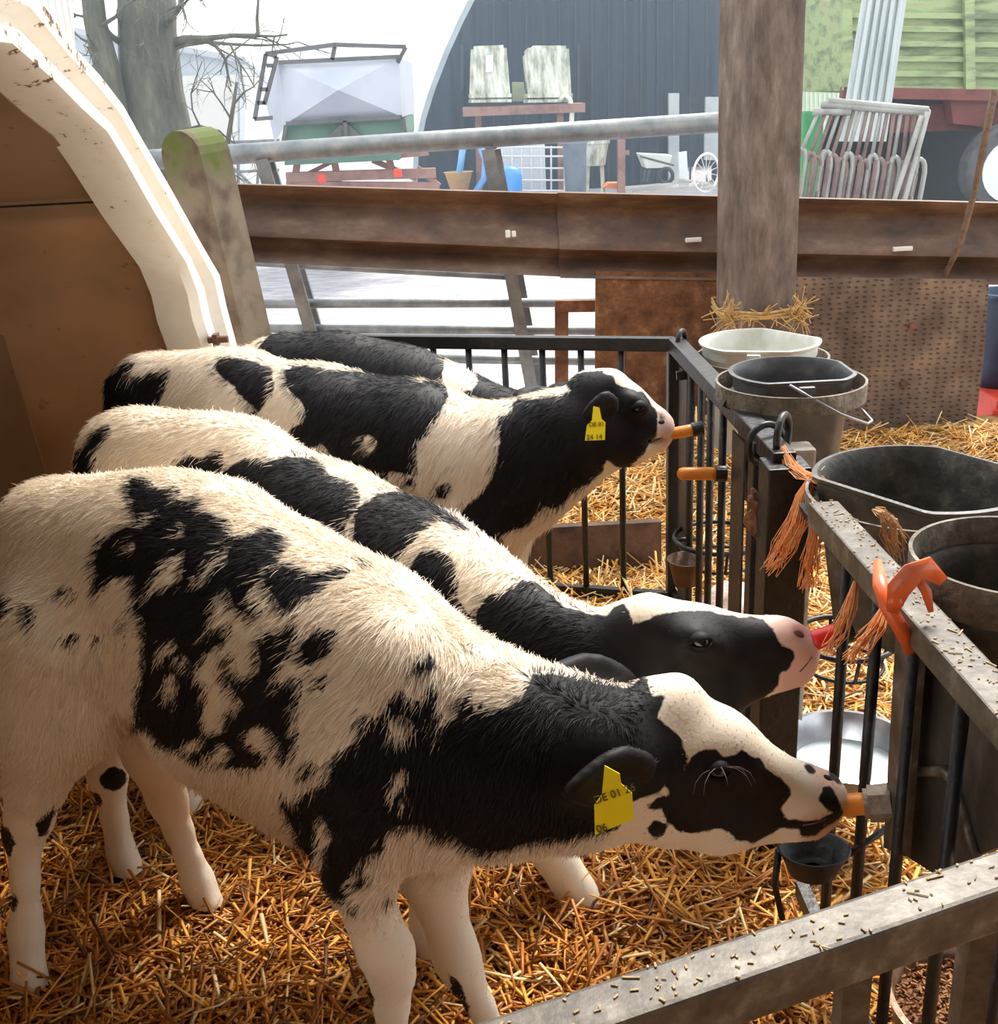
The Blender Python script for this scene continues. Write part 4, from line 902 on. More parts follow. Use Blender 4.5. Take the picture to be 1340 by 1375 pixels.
def feed_panel(label, pa, pb, rods, plates, posts, rail_w=.04, mat_rail=STEEL):
    o = empty('feed_fence_panel', (pa[0], (pa[1]+pb[1])/2, 0), label, 'fence panel', 'pen fence panels')
    MB().bar(pa, pb, rail_w, .034, bevel=.003).build('top_rail', mat_rail, o)
    A, B = Vector(pa), Vector(pb)
    MB().bar((pa[0], pa[1], .10), (pb[0], pb[1], .10), .02, .03).build('bottom_rail', STEEL, o)
    for f in rods:
        p = A.lerp(B, f); mb = MB(); mb.tube([p, (p.x, p.y, 0.0)], 0.0085, 8); mb.build('bar', STEEL, o, smooth=True)
    for f, w_ in posts:
        p = A.lerp(B, f); mb = MB(); mb.bar(p, (p.x, p.y, 0.0), w_, w_, up=(0, 1, 0), bevel=.003); mb.build('post', STEEL, o)
    for f0, f1, z0, z1 in plates:
        p, q = A.lerp(B, f0), A.lerp(B, f1); mb = MB(); mb.slab([(p.x, p.y, z0), (q.x, q.y, z0), (q.x, q.y, z1), (p.x, p.y, z1)], (.004, 0, 0)); mb.build('plate', PLATE, o)
    return o
PLATE = mat('dull_plate', (0.022, 0.019, 0.016), (0.045, 0.038, 0.031), 14, 0.5, 0.2, c3=(0.09, 0.075, 0.06), bump=0.15)
fa, fb = (0.465, 2.77, RZ), (0.49, 1.80, RZ)
feed_panel('far feed fence panel beside the white and dark grey buckets', fa, fb, (.20, .32, .42, .54), ((.05, .15, 0.05, .74), (.62, .72, .25, .74)), ((0.0, .04), (.86, .045), (1.0, .072)))
na, nb = (0.484, 1.56, RZ), (0.50, 0.80, RZ)
nearp = feed_panel('near feed fence panel with straw-dusted rail beside the big grey bucket', na, nb, (.16, .32, .485, .66, .84), (), (), .045, DIRTY)
# big folded plate with tube frame on the near panel
mb = MB(); pts = [at(*q_, x=.518) for q_ in ((1214, 822), (1300, 902), (1420, 1030), (1420, 1120), (1335, 1140), (1252, 1172), (1214, 1148))]
mb.slab(pts, (.006, 0, 0)); mb.build('trough_plate', PLATE, nearp)
mb = MB(); mb.tube([at(*p, x=.515) for p in ((1222, 1036), (1268, 1036), (1280, 1048), (1296, 1100), (1312, 1155))], .007, 8); mb.build('tube_frame', DIRTY, nearp, smooth=True)
mb = MB(); mb.slab([at(*q_, x=.494) for q_ in ((1204, 822), (1238, 838), (1214, 1150), (1186, 1138))], (.008, 0, 0)); mb.build('upright_plate', DIRTY, nearp)
# foreground panel
fr = empty('front_fence_panel', (0.2, 0.7, 0), 'dirty grey square-tube fence in the foreground, nearest the camera', 'fence panel', 'pen fence panels')
a, b_ = Vector(at(730, 1350, z=RZ)), Vector(at(1330, 1150, z=RZ)); d_ = (b_-a).normalized(); a0 = a-d_*0.35; b0 = b_+d_*0.13
MB().bar(a0+Vector((0, -.02, -.018)), b0+Vector((0, -.02, -.018)), .040, .044, bevel=.004).build('top_rail', DIRTY, fr)
for px, py in ((1148, 1290), (1312, 1230), (960, 1350)):
    p = Vector(at(px, py-25, z=RZ-.03)); k = (p-a).dot(d_); p = a+d_*k+Vector((0, -.02, 0)); mb = MB(); mb.bar((p.x, p.y, RZ-.035), (p.x, p.y, 0), .022, .022, up=(0, 1, 0)); mb.build('bar', DIRTY, fr)

def chips(name, a, b, w, n, parent):
    """bits of chaff lying on a rail"""
    mb = MB(); a = Vector(a); b = Vector(b); d = (b-a); dn = d.normalized(); s_ = dn.cross(Vector((0, 0, 1)))
    for k in range(n):
        p = a+d*rng.random()+s_*rng.uniform(-w, w)*.5; mb.box(p+Vector((0, 0, .001)), (rng.uniform(.001, .003)**.9*(1+2*(rng.random() < .15)), rng.uniform(.0008, .002), .0008), Matrix.Rotation(rng.uniform(0, 3.14), 3, 'Z'))
    o = mb.build(name, CHAFF, parent); o['kind'] = 'stuff'
CHAFF = mat('chaff', (0.25, 0.15, 0.06), (0.48, 0.33, 0.16), 90, 0.7)
chips('chaff', a0+Vector((0, -.02, .004)), b0+Vector((0, -.02, .004)), .036, 150, fr)
chips('chaff', (na[0], na[1], RZ+.017), (nb[0], nb[1], RZ+.017), .042, 200, nearp)

# ------------------------------------------------------------------ buckets in their ring holders
WHP = mat('off_white_plastic', (0.50, 0.49, 0.42), (0.66, 0.66, 0.60), 9, 0.45, c3=(0.74, 0.75, 0.70), bump=0.05)
GRP = mat('dark_grey_plastic', (0.055, 0.058, 0.062), (0.10, 0.10, 0.105), 16, 0.4, c3=(0.20, 0.185, 0.16), bump=0.08, t=(0.4, 0.6, 0.75))
GRP2 = mat('grimy_bucket_plastic', (0.05, 0.047, 0.042), (0.105, 0.095, 0.08), 26, 0.5, c3=(0.30, 0.25, 0.18), bump=0.2, t=(0.42, 0.6, 0.78))
RING = mat('dirty_ring', (0.09, 0.075, 0.055), (0.20, 0.17, 0.13), 20, 0.7, 0.1, c3=(0.34, 0.30, 0.25), bump=0.6)
WIRE = mat('wire', (0.30, 0.30, 0.31), (0.42, 0.42, 0.43), 20, 0.35, 0.8)
def holder(c, r, label, band=.032, group='ring bucket holders', z=0):
    c = Vector(c); o = empty('bucket_holder', c, label, 'bucket holder', group)
    mb = MB(); mb.lathe(c, [(r, -band/2), (r+.004, -band/2), (r+.005, band/2), (r, band/2), (r-.001, -band/2)], 56, cap=False); mb.build('ring', RING, o, auto=40)
    mb = MB(); x1 = 0.50; mb.bar((c.x-r, c.y, c.z-.01), (x1-.01, c.y, c.z-.03), .10, .014); mb.build('bracket', STEEL, o)
    return o
def bucket(c, r, h, label, material, rotz=0, taper=.74, handle=None, flats=((0, .72),), group='feed buckets', sx=1.0, sy=1.0, ears_=()):
    """c is the centre of the rim"""
    c = Vector(c); o = empty('bucket', c-Vector((0, 0, h)), label, 'bucket', group)
    rb_ = r*taper; t = .0035
    prof = [(0.001, -h+.004), (rb_, -h), (r-.006, -.035), (r-.003, -.030), (r-.003, -.010), (r+.004, -.006), (r+.006, 0), (r-.002, .001), (r-.008, -.008), (r-.011, -.035), (rb_-.004, -h+.006), (0.001, -h+.006)]
    mb = MB(); mb.lathe(c, prof, 72, sx=sx, sy=sy, rotz=rotz, flat=flats); mb.build('shell', material, o, auto=30)
    for a in ears_:
        mb = MB(); p = c+Vector((math.cos(a)*r*.99, math.sin(a)*r*.99, -.022)); mb.box(p, (.03, .012, .035), Matrix.Rotation(a+math.pi/2, 3, 'Z'), bevel=.002); mb.build('handle_lug', material, o)
    if handle: mb = MB(); mb.tube(handle, .0028, 8); mb.build('handle', WIRE, o, smooth=True)
    return o
c1_ = Vector(at(1020, 457, y=2.62)); c2_ = Vector(at(1064, 497, y=2.17)); c3_ = Vector(at(1238, 640, y=1.62)); 
bucket(c1_, .137, .26, 'off-white plastic bucket, farthest of the row along the feed fence', WHP, flats=((math.radians(-105), .86), (math.radians(35), .80)), ears_=(-1.9, 1.2))
holder(Vector(at(1022, 486, y=2.60)), .152, 'dirty black ring holding the off-white bucket')
hp = [at(*p, y=y) for p, y in (((1060, 517), 2.03), ((1085, 532), 2.02), ((1130, 557), 2.00), ((1165, 569), 2.0), ((1171, 565), 2.02), ((1160, 553), 2.05), ((1152, 546), 2.08))]
bucket(c2_, .119, .27, 'dark grey bucket with a wire handle in the wide dirty ring', GRP, flats=((math.radians(-90), .80), (math.radians(0), .90)), handle=hp, ears_=(-1.6,))
holder(Vector(at(1061, 521, y=2.16)), .142, 'wide straw-caked ring around the dark grey bucket', .036)
bucket(c3_, .158, .26, 'big grimy grey bucket, widest one, beside the orange twine', GRP2, flats=((math.radians(212), .76), (math.radians(30), .86)), ears_=(2.6,))
holder(Vector(at(1236, 674, y=1.61)), .168, 'black ring under the big grimy grey bucket', .034)
c4_ = Vector(at(1368, 768, y=1.28)); 
holder(c4_, .128, 'grey straw-stained ring round the dark tub at the right edge', .05)
bucket(c4_-Vector((0, 0, .012)), .120, .20, 'dark tub in the nearest holder at the right edge', GRP2, flats=(), taper=.85)
# steel loops that pin the panels together
for (px, py, y, r, rot, lb) in ((1028, 596, 1.90, .036, 20, 'black steel loop over the panel joint, left one of the pair'), (1051, 586, 1.86, .038, 60, 'black steel loop over the panel joint, right one of the pair'), (915, 458, 2.74, .026, 60, 'small black steel loop at the rear corner of the pen')):
    c = Vector(at(px, py, y=y)); R_ = math.radians(rot); ax = (math.cos(R_), math.sin(R_), 0)
    mb = MB(); mb.tube(arc_pts(c, r, 0, 2*math.pi, 29, ax)[:-1], .0065, 8, closed=True); mb.tube([c+Vector((0, 0, -r)), c+Vector((0, 0, -r-.10))], .006, 8)
    o = mb.build('steel_loop', STEEL, None, smooth=True); tag(o, lb, 'loop', 'steel loops on the fence')
# timber stub behind the joint
mb = MB(); c = Vector(at(1070, 612, y=1.98)); mb.bar((c.x, c.y, c.z+.02), (c.x, c.y, 0), .058, .058, up=(0, 1, 0), bevel=.006)
o = mb.build('timber_stub', mat('pale_timber', (0.30, 0.24, 0.18), (0.42, 0.35, 0.27), 12, 0.85, bump=0.4), None); tag(o, 'pale square timber stub standing behind the steel loops', 'post')
# teats
ORG = mat('orange_rubber', (0.80, 0.25, 0.03), (0.86, 0.30, 0.04), 6, 0.35); RED = mat('red_rubber', (0.75, 0.02, 0.015), (0.85, 0.035, 0.03), 6, 0.3)
NUT = mat('grimy_nut', (0.20, 0.15, 0.11), (0.34, 0.27, 0.21), 25, 0.7, bump=0.5)
def teat(a, b, ya, yb, r, material, label, nut=False):
    A, B = Vector(at(*a, y=ya)), Vector(at(*b, y=yb)); o = empty('feeding_teat', B, label, 'teat', 'rubber feeding teats'); d = (B-A).normalized()
    mb = MB(); mb.tube([A-d*.002, A+d*.002, A+d*.008, A.lerp(B, .3), A.lerp(B, .8), B], [r*.45, r*.8, r*.97, r, r*1.02, r*1.05], 20); mb.build('nipple', material, o, smooth=True)
    if nut:
        mb = MB(); mb.tube([B-d*.002, B+d*.026], .0245, 6); mb.tube([B-d*.008, B], .020, 20); mb.build('nut', NUT, o)
    else:
        mb = MB(); mb.tube([B-d*.003, B+d*.02], r*1.25, 16); mb.build('collar', STEEL, o)
teat((1116, 1081), (1168, 1079), 1.262, 1.25, .0145, ORG, 'orange teat with a hexagonal nut in the nearest calf mouth', True)
teat((1088, 862), (1126, 850), 1.47, 1.47, .0155, RED, 'red teat in the mouth of the pink-nosed calf')
teat((893, 584), (931, 577), 2.29, 2.29, .0125, ORG, 'orange teat in the mouth of the third calf')
teat((911, 636), (962, 636), 2.20, 2.20, .0135, ORG, 'free orange teat below the one the third calf sucks')
# twine, strap, lump of dirt on the fence
PT = mat('orange_twine', (0.80, 0.28, 0.08), (0.85, 0.42, 0.18), 50, 0.7)
def frayed(name, strands, n, material, label, cat, spread=.010, r=.0006, y=None):
    mb = MB()
    for path, w in strands:
        P3 = [Vector(at(px, py, y=yy)) for px, py, yy in path]
        for k in range(n):
            ph = rng.uniform(0, 6.28); sc = rng.uniform(0, spread)*w; m_ = len(P3); end = int(rng.integers(max(2, m_-1), m_+1))
            mb.tube([p+Vector((math.cos(ph+i*.5), math.sin(ph), .5*math.sin(ph*2)))*sc*(0.25+0.9*math.sin(2.6*i/m_+.2))+Vector(rng.normal(size=3)*.0016*i) for i, p in enumerate(P3[:end])], r, 4)
    o = mb.build(name, material, None); tag(o, label, cat); return o
Y = 1.70
frayed('orange_twine', [([(1052, 600, 1.82), (1062, 625, 1.78), (1085, 640, 1.72), (1108, 648, 1.66)], 1.3), ([(1090, 640, 1.70), (1078, 665, 1.68), (1070, 700, 1.66), (1052, 735, 1.66), (1035, 764, 1.66)], 1.4),
   ([(1098, 690, 1.68), (1095, 720, 1.66), (1088, 760, 1.66), (1084, 790, 1.66)], 1.3)], 70, PT, 'frayed pale orange twine hanging from the loops beside the big bucket', 'twine')
frayed('orange_twine', [([(1150, 780, 1.36), (1141, 815, 1.34), (1128, 850, 1.33), (1108, 872, 1.33)], .9)], 45, PT, 'thin orange twine tail hanging beside the red teat', 'twine')
frayed('orange_twine', [([(1192, 808, 1.22), (1178, 838, 1.20), (1158, 865, 1.19), (1142, 888, 1.19)], 1.0)], 50, PT, 'thin orange twine tail hanging left of the red-orange strap', 'twine')
frayed('orange_twine', [([(1175, 684, 1.50), (1188, 690, 1.46), (1196, 700, 1.45), (1200, 722, 1.45), (1205, 745, 1.45)], 1.1)], 50, mat('dirty_twine', (0.45, 0.22, 0.09), (0.60, 0.34, 0.16), 40, 0.8), 'short dirty twine tied to the ring under the big bucket', 'twine')
ST = mat('red_orange_strap', (0.80, 0.10, 0.02), (0.85, 0.16, 0.04), 10, 0.35, c3=(0.65, 0.20, 0.12))
def ribbon(mb, path, w):
    P3 = [Vector(at(px, py, y=yy)) for px, py, yy in path]; rows = []
    for i, p in enumerate(P3):
        d = (P3[min(i+1, len(P3)-1)]-P3[max(i-1, 0)]).normalized(); s_ = d.cross(Vector((-.3, -1, .2))).normalized()*w*(1-.5*(i == 0 or i == len(P3)-1)); n_ = d.cross(s_).normalized()*.0015
        rows.append([mb.bm.verts.new(q) for q in (p-s_-n_, p+s_-n_, p+s_+n_, p-s_+n_)])
    for A, B in zip(rows, rows[1:]):
        for k in range(4): mb.bm.faces.new((A[k], A[(k+1) % 4], B[(k+1) % 4], B[k]))
    mb.bm.faces.new(rows[0][::-1]); mb.bm.faces.new(rows[-1])
mb = MB(); ribbon(mb, [(1178, 752, 1.24), (1182, 785, 1.20), (1192, 815, 1.17), (1210, 845, 1.16), (1222, 878, 1.16)], .009)
ribbon(mb, [(1198, 822, 1.16), (1206, 792, 1.16), (1225, 770, 1.16), (1243, 762, 1.16), (1266, 780, 1.17)], .013); ribbon(mb, [(1203, 800, 1.17), (1212, 780, 1.16), (1232, 776, 1.16), (1244, 795, 1.16), (1250, 822, 1.15)], .006)
s = bmesh.ops.create_icosphere(mb.bm, subdivisions=2, radius=.011); bmesh.ops.transform(mb.bm, matrix=Matrix.Translation(Vector(at(1202, 806, y=1.165))), verts=s['verts'])
o = mb.build('orange_strap', ST, None, smooth=True); tag(o, 'shiny red-orange plastic strap knotted round the near feed rail', 'strap')
mb = MB(); c = Vector(at(1023, 690, y=1.86)); s = bmesh.ops.create_icosphere(mb.bm, subdivisions=4, radius=.03)
for v in s['verts']:
    q = v.co.copy(); n_ = 1+.35*math.sin(q.x*150+2*q.z*90)*math.sin(q.y*130)+.2*math.sin(q.z*230+q.x*90); v.co = Vector((q.x*.8*n_, q.y*.7*n_, q.z*1.75*n_))+c
o = mb.build('mud_lump', mat('caked_mud', (0.10, 0.035, 0.015), (0.22, 0.09, 0.04), 30, 0.8, bump=0.8), None, smooth=True); tag(o, 'brown lump of caked mud on the black joint posts below the loops', 'mud')
# low hoops, cups, bowls
def hoop(c, r, label, legs=()):
    c = Vector(c); mb = MB(); mb.tube(arc_pts(c, r, 0, 2*math.pi, 41, (1, 0, 0), (0, 1, 0))[:-1], .006, 8, closed=True); mb.tube(arc_pts(c-Vector((0, 0, .06)), r*.8, 0, 2*math.pi, 41, (1, 0, 0), (0, 1, 0))[:-1], .004, 6, closed=True)
    for a in (0, 1.57, 3.14, 4.71): mb.tube([c+Vector((math.cos(a)*r, math.sin(a)*r, 0)), c+Vector((math.cos(a)*r*.8, math.sin(a)*r*.8, -.06))], .004, 6)
    mb.tube([c+Vector((-r, 0, 0)), (0.49, c.y, c.z)], .006, 8)
    o = mb.build('wire_hoop', STEEL, None, smooth=True); tag(o, label, 'hoop'); return o
hc_ = Vector(at(965, 722, y=2.60)); hoop(hc_, .11, 'low black wire hoop behind the far feed fence panel')
hoop(Vector(at(1085, 800, y=2.05))+Vector((.08, 0, -.1)), .10, 'low black wire hoop behind the bars right of the red teat')
mb = MB(); c = Vector(at(922, 768, y=2.52)); mb.lathe(c, [(.012, -.035), (.03, -.03), (.045, .03), (.05, .035), (.044, .035), (.028, -.02), (.012, -.02)], 28); o = mb.build('drinking_cup', mat('rusty_cup', (0.07, 0.035, 0.02), (0.14, 0.075, 0.045), 20, 0.6, 0.3, bump=.4), None, smooth=True); tag(o, 'small rusty cup low on the far feed fence panel', 'cup')
mb = MB(); c = Vector(at(1092, 1155, y=1.30)); mb.lathe(c, [(.010, -.022), (.028, -.02), (.040, .018), (.043, .02), (.038, .02), (.026, -.012), (.010, -.012)], 28, sx=1.2)
mb.tube([c+Vector((-.05, 0, .02)), c+Vector((-.053, 0, -.04)), c+Vector((-.04, 0, -.10))], .005, 6); mb.tube([c+Vector((.04, 0, .0)), c+Vector((.12, .03, .03))], .005, 6)
o = mb.build('drinking_cup', STEEL, None, smooth=True); tag(o, 'black cup bracket under the chin of the nearest calf', 'cup')
BOWL = mat('milk_bowl_metal', (0.40, 0.41, 0.44), (0.55, 0.56, 0.60), 14, 0.3, 0.7, c3=(0.66, 0.67, 0.70))
MILK = mat('milk', (0.55, 0.62, 0.64), (0.62, 0.68, 0.70), 3, 0.25)
c = Vector(at(1140, 1000, z=.19)); o = empty('milk_bowl', c-Vector((0, 0, .1)), 'grey metal bowl of milk seen through the near feed fence bars', 'bowl')
rr = .125; mb = MB(); mb.lathe(c, [(.001, -.10), (rr*.75, -.10), (rr*.92, -.02), (rr, -.005), (rr+.007, 0), (rr-.004, .002), (rr*.88, -.02), (rr*.72, -.092), (.001, -.092)], 60); mb.build('shell', BOWL, o, auto=40)
mb = MB(); mb.lathe(c-Vector((0, 0, .05)), [(.001, 0), (rr*.84, 0), (rr*.84, -.002)], 48); mb.build('milk_surface', MILK, o)
c = Vector(at(1312, 1338, z=.11)); o = empty('feed_tub', c-Vector((0, 0, .11)), 'stained steel tub of brown feed pellets at the lower right', 'tub')
rr = .125; mb = MB(); mb.lathe(c, [(.001, -.10), (rr*.85, -.10), (rr*.97, -.02), (rr+.006, 0), (rr-.004, .001), (rr*.93, -.02), (rr*.8, -.09), (.001, -.09)], 60, sy=1.15); mb.build('shell', mat('stained_steel', (0.30, 0.15, 0.06), (0.48, 0.36, 0.26), 10, 0.35, 0.5, c3=(0.62, 0.60, 0.58), bump=.2), o, auto=40)
mb = MB(); k_ = 1400; rad = rr*.86*np.sqrt(rng.random(k_)); an = rng.uniform(0, 6.28, k_)
for r_, a_ in zip(rad, an): mb.box((c.x+r_*math.cos(a_), c.y+1.15*r_*math.sin(a_), c.z-.045+rng.uniform(-.006, .008)), (.009, .0035, .003), Matrix.Rotation(rng.uniform(0, 6.28), 3, 'Z') @ Matrix.Rotation(rng.normal()*.5, 3, 'X'))
mb.lathe(c-Vector((0, 0, .05)), [(.001, 0), (rr*.88, 0), (rr*.88, -.002)], 40, sy=1.15)
f_ = mb.build('feed_pellets', mat('feed', (0.17, 0.065, 0.02), (0.30, 0.13, 0.045), 60, 0.8, c3=(0.46, 0.24, 0.09)), o); f_['kind'] = 'stuff'
# pinkish sack in the alley
mb = MB(); s = bmesh.ops.create_icosphere(mb.bm, subdivisions=4, radius=1.0); c = Vector(at(990, 820, z=.05))
for v in s['verts']:
    q = v.co; v.co = Vector((q.x*.10, q.y*.14, max(q.z, -.6)*.06*(1+.2*math.sin(q.x*7)*math.sin(q.y*6))))+c
o = mb.build('feed_sack', mat('pink_sack', (0.42, 0.28, 0.22), (0.58, 0.42, 0.36), 20, 0.6, bump=.4), None, smooth=True); tag(o, 'pinkish sack lying in straw beyond the far feed fence panel', 'sack')

# ------------------------------------------------------------------ ear tags
YEL = mat('yellow_tag', (0.90, 0.66, 0.01), (0.95, 0.74, 0.02), 4, 0.4, spec=.3); INK = mat('tag_ink', (0.10, 0.07, 0.01))
def ear_tag(calf, corners, y, texts, ymid=None):
    """corners: px outline of the plate"""
    pts = [Vector(at(px, py, y=yy)) for px, py, yy in corners]; n_ = (pts[2]-pts[0]).cross(pts[-1]-pts[1]).normalized()
    if n_.dot(Vector(CAM)-pts[0]) < 0: n_ = -n_
    # flatten to a plane, give it thickness
    c = sum(pts, Vector())/len(pts); pts = [p-n_*((p-c).dot(n_)) for p in pts]
    o = MB().slab(pts, -n_*.002).build('ear_tag', YEL, calf); o['label'] = 'yellow plastic ear tag'
    for (txt, px, py, size, ang) in texts:
        cu = bpy.data.curves.new('lettering', 'FONT'); cu.body = txt; cu.size = size; cu.align_x = 'CENTER'; cu.align_y = 'CENTER'; cu.extrude = .0003
        t = bpy.data.objects.new('lettering', cu); COL.objects.link(t); cu.materials.append(INK)
        v = Vector(_f+_r*(px-670)/FPX-_u*(py-687.5)/FPX); cc = Vector(CAM); k = (c-cc).dot(n_)/v.dot(n_); p = cc+v*k+n_*.001
        xd = (Vector(_r)*math.cos(ang)+Vector(_u)*math.sin(ang)); xd = (xd-n_*xd.dot(n_)).normalized(); yd = n_.cross(xd)
        M_ = Matrix((xd, yd, n_)).transposed().to_4x4(); M_.translation = p
        bpy.context.view_layer.update(); me_ = bpy.data.meshes.new_from_object(t); bpy.data.objects.remove(t); me_.transform(M_)
        me_.materials.clear(); link_mesh('lettering', me_, INK, o)
ear_tag(calf1[0], [(812,1028,1.075),(832,1038,1.075),(834,1052,1.07),(849,1066,1.065),(852,1102,1.055),(799,1122,1.055),(798,1082,1.065),(808,1066,1.07)], 1.1, [('DE 01 26', 825, 1066, .013, .35), ('06', 808, 1112, .013, .3)])
ear_tag(calf3[0], [(797,545,2.14),(805,547,2.14),(808,562,2.13),(813,567,2.13),(812,591,2.12),(785,592,2.12),(788,571,2.13),(795,564,2.13)], 2.15, [('DE 01', 801, 570, .012, .05), ('24 14', 798, 587, .014, .05)])
mb = MB(); c = Vector(at(732, 540, y=2.46)); mb.tube([c, c-Vector((0, .006, -.004))], .010, 14); ob = mb.build('ear_tag', YEL, calf4[0]); ob['label'] = 'round yellow ear tag button'

# ------------------------------------------------------------------ the yard beyond, in mist
def far_mat(n, a, b_=None, s=1.0, r=.8, **k): return mat(n, a, b_, s, r, **k)
def slab_px(mb, pts, y, th): return mb.slab([at(*p, y=y) for p in pts], (0, th, 0))
DK = far_mat('misty_black_sheet', (0.008, 0.014, 0.026), (0.022, 0.034, 0.055), 1.5, stretch=(6, 1, .3), detail=8)  # black sheeting with the mist's blue worked into its colour
# arched barn: end wall and long side run back
barn = empty('arched_barn', at(800, 250, y=20), 'big black arched barn across the yard with a gap for a door', 'barn')
outl = [(558, 300), (562, 210), (572, 160), (585, 118), (603, 72), (622, 30), (650, -25), (690, -80), (760, -130), (990, -150)]
mb = MB(); slab_px(mb, outl+[(912, -150), (912, 128), (912, 300)][1:2]+[], 20, .3) if False else None
slab_px(mb, outl+[(990, 128), (905, 128), (905, 300)], 20, .3); mb.build('end_wall', DK, barn)
mb = MB(); slab_px(mb, [(960, 128), (990, 128), (990, 300), (960, 300)], 20, .3); mb.build('end_wall', DK, barn)
PG = far_mat('pale_green_sheet', (0.48, 0.58, 0.44), (0.58, 0.68, 0.52), 1.5, stretch=(6, 1, .3), detail=8)
mb = MB(); slab_px(mb, [(990, -150), (1150, -150), (1150, 300), (990, 300)], 20, .3)
for k in range(14): slab_px(mb, [(1070+k*6, -100), (1072+k*6, -100), (1072+k*6, 290), (1070+k*6, 290)], 19.97, .05)
mb.build('side_sheeting', PG, barn)
mb = MB(); A = [Vector(at(*p, y=20)) for p in outl]
for i in range(len(A)-1): mb.slab([A[i], A[i+1], A[i+1]+Vector((0, 14, 0)), A[i]+Vector((0, 14, 0))], (-.08, 0, .05))
mb.build('curved_roof', far_mat('barn_roof', (0.25, 0.30, 0.33), (0.35, 0.40, 0.43), 1), barn)
mb = MB(); slab_px(mb, [(898, 125), (912, 125), (912, 255), (898, 255)], 19.9, .1); slab_px(mb, [(948, 130), (968, 130), (968, 215), (946, 215)], 19.9, .1); mb.build('door_post', far_mat('grey_post', (0.32, 0.36, 0.38), (0.42, 0.46, 0.48), 2), barn)
mb = MB()
for px in (618, 775): slab_px(mb, [(px, 60), (px+4, 60), (px+4, 190), (px, 190)], 19.9, .08)
for px in range(640, 960, 22): slab_px(mb, [(px, -60), (px+2, -60), (px+2, 250), (px, 250)], 19.96, .05)
mb.build('sheet_rib', far_mat('barn_rib', (0.02, 0.026, 0.036), (0.04, 0.05, 0.065), 2), barn)
mb = MB(); slab_px(mb, [(900, 100), (975, 100), (975, 262), (900, 262)], 24, .1); mb.build('inner_wall', DK, barn)
# grey house on the left
BL = far_mat('grey_render', (0.33, 0.37, 0.42), (0.42, 0.46, 0.50), .6)
hs = empty('farm_shed', at(260, 240, y=26), 'grey gabled farm shed in the mist behind the tree', 'shed')
mb = MB(); slab_px(mb, [(100, 45), (225, 62), (322, 82), (322, 250), (100, 260)], 26, .3); mb.build('gable_wall', BL, hs)
mb = MB(); slab_px(mb, [(245, 102), (318, 100), (320, 250), (250, 250)], 25.9, .12); mb.build('block_wall', far_mat('pale_block', (0.50, 0.50, 0.48), (0.58, 0.58, 0.55), 1), hs)
mb = MB(); a_, b2 = [Vector(at(*p, y=26)) for p in ((322, 82), (322, 250))]; c2, d2 = [Vector(at(*p, y=30)) for p in ((358, 118), (360, 225))]; mb.slab([a_, c2, d2, b2], (.1, .1, 0)); mb.build('side_wall', far_mat('pale_sheet', (0.60, 0.64, 0.66), (0.68, 0.72, 0.74), 1), hs)
mb = MB(); mb.bar(at(95, 40, y=25.9), at(324, 80, y=25.9), .15, .12); mb.bar(at(324, 80, y=25.9), at(360, 114, y=30), .15, .12); mb.build('roof_edge', far_mat('roof_edge', (0.30, 0.33, 0.36), (0.4, 0.42, 0.45), 1), hs)
hz = empty('far_roof', at(435, 100, y=60), 'pale pointed roof far off in the mist above the hopper', 'house')
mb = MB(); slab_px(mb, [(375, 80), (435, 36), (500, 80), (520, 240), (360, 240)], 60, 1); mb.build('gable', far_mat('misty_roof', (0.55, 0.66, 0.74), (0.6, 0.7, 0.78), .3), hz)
hz2 = empty('far_house', at(570, 150, y=50), 'pale misty house between the hopper and the arched barn', 'house')
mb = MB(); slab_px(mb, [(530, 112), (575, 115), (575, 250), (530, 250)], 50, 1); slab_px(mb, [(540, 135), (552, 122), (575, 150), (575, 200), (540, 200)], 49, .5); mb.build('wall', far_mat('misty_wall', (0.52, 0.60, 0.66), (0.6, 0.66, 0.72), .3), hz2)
# trees
BARK = far_mat('bark', (0.05, 0.048, 0.032), (0.10, 0.095, 0.065), 3, .9, c3=(0.17, 0.16, 0.11), bump=.8, stretch=(2, 2, .5))
def tree(name, path, rad, y, label, branches, twig=26, material=BARK):
    P3 = [Vector(at(px, py, y=y)) for px, py in path]; o = empty(name, (P3[-1].x, y, -.2), label, 'tree', 'bare trees in the yard')
    mb = MB(); mb.tube(P3, rad, 14); mb.build('trunk', material, o, smooth=True)
    mb = MB()
    def grow(p, d, L, r, dep):
        q = p; pts = [p]
        for k in range(4):
            d = (d+Vector(rng.normal(size=3)*.16)).normalized(); q = q+d*L/4; pts.append(q)
        mb.tube(pts, [r, r*.85, r*.7, r*.55, r*.4], 5, cap=False)
        if dep > 0:
            for k in range(3):
                i = int(rng.integers(1, 5)); grow(pts[i], (d+Vector(rng.normal(size=3)*.75)).normalized(), L*rng.uniform(.45, .75), r*.5, dep-1)
    for (a, b2, r) in branches:
        A, B = Vector(at(*a, y=y)), Vector(at(*b2, y=y-.5)); L = (B-A).length; grow(A, (B-A).normalized(), L, r, 3)
    mb.build('branch', material, o); return o
tree('bare_tree', [(196, -60), (198, 40), (203, 120), (208, 180), (212, 250)], [.33, .34, .38, .46, .66], 14.6, 'thick mossy bare tree behind the hutch rim', [((222, 60), (330, 30), .05), ((222, 70), (320, 60), .035), ((215, 40), (300, -10), .05), ((175, 70), (130, 20), .05), ((228, 160), (300, 90), .03), ((230, 180), (330, 160), .025)])
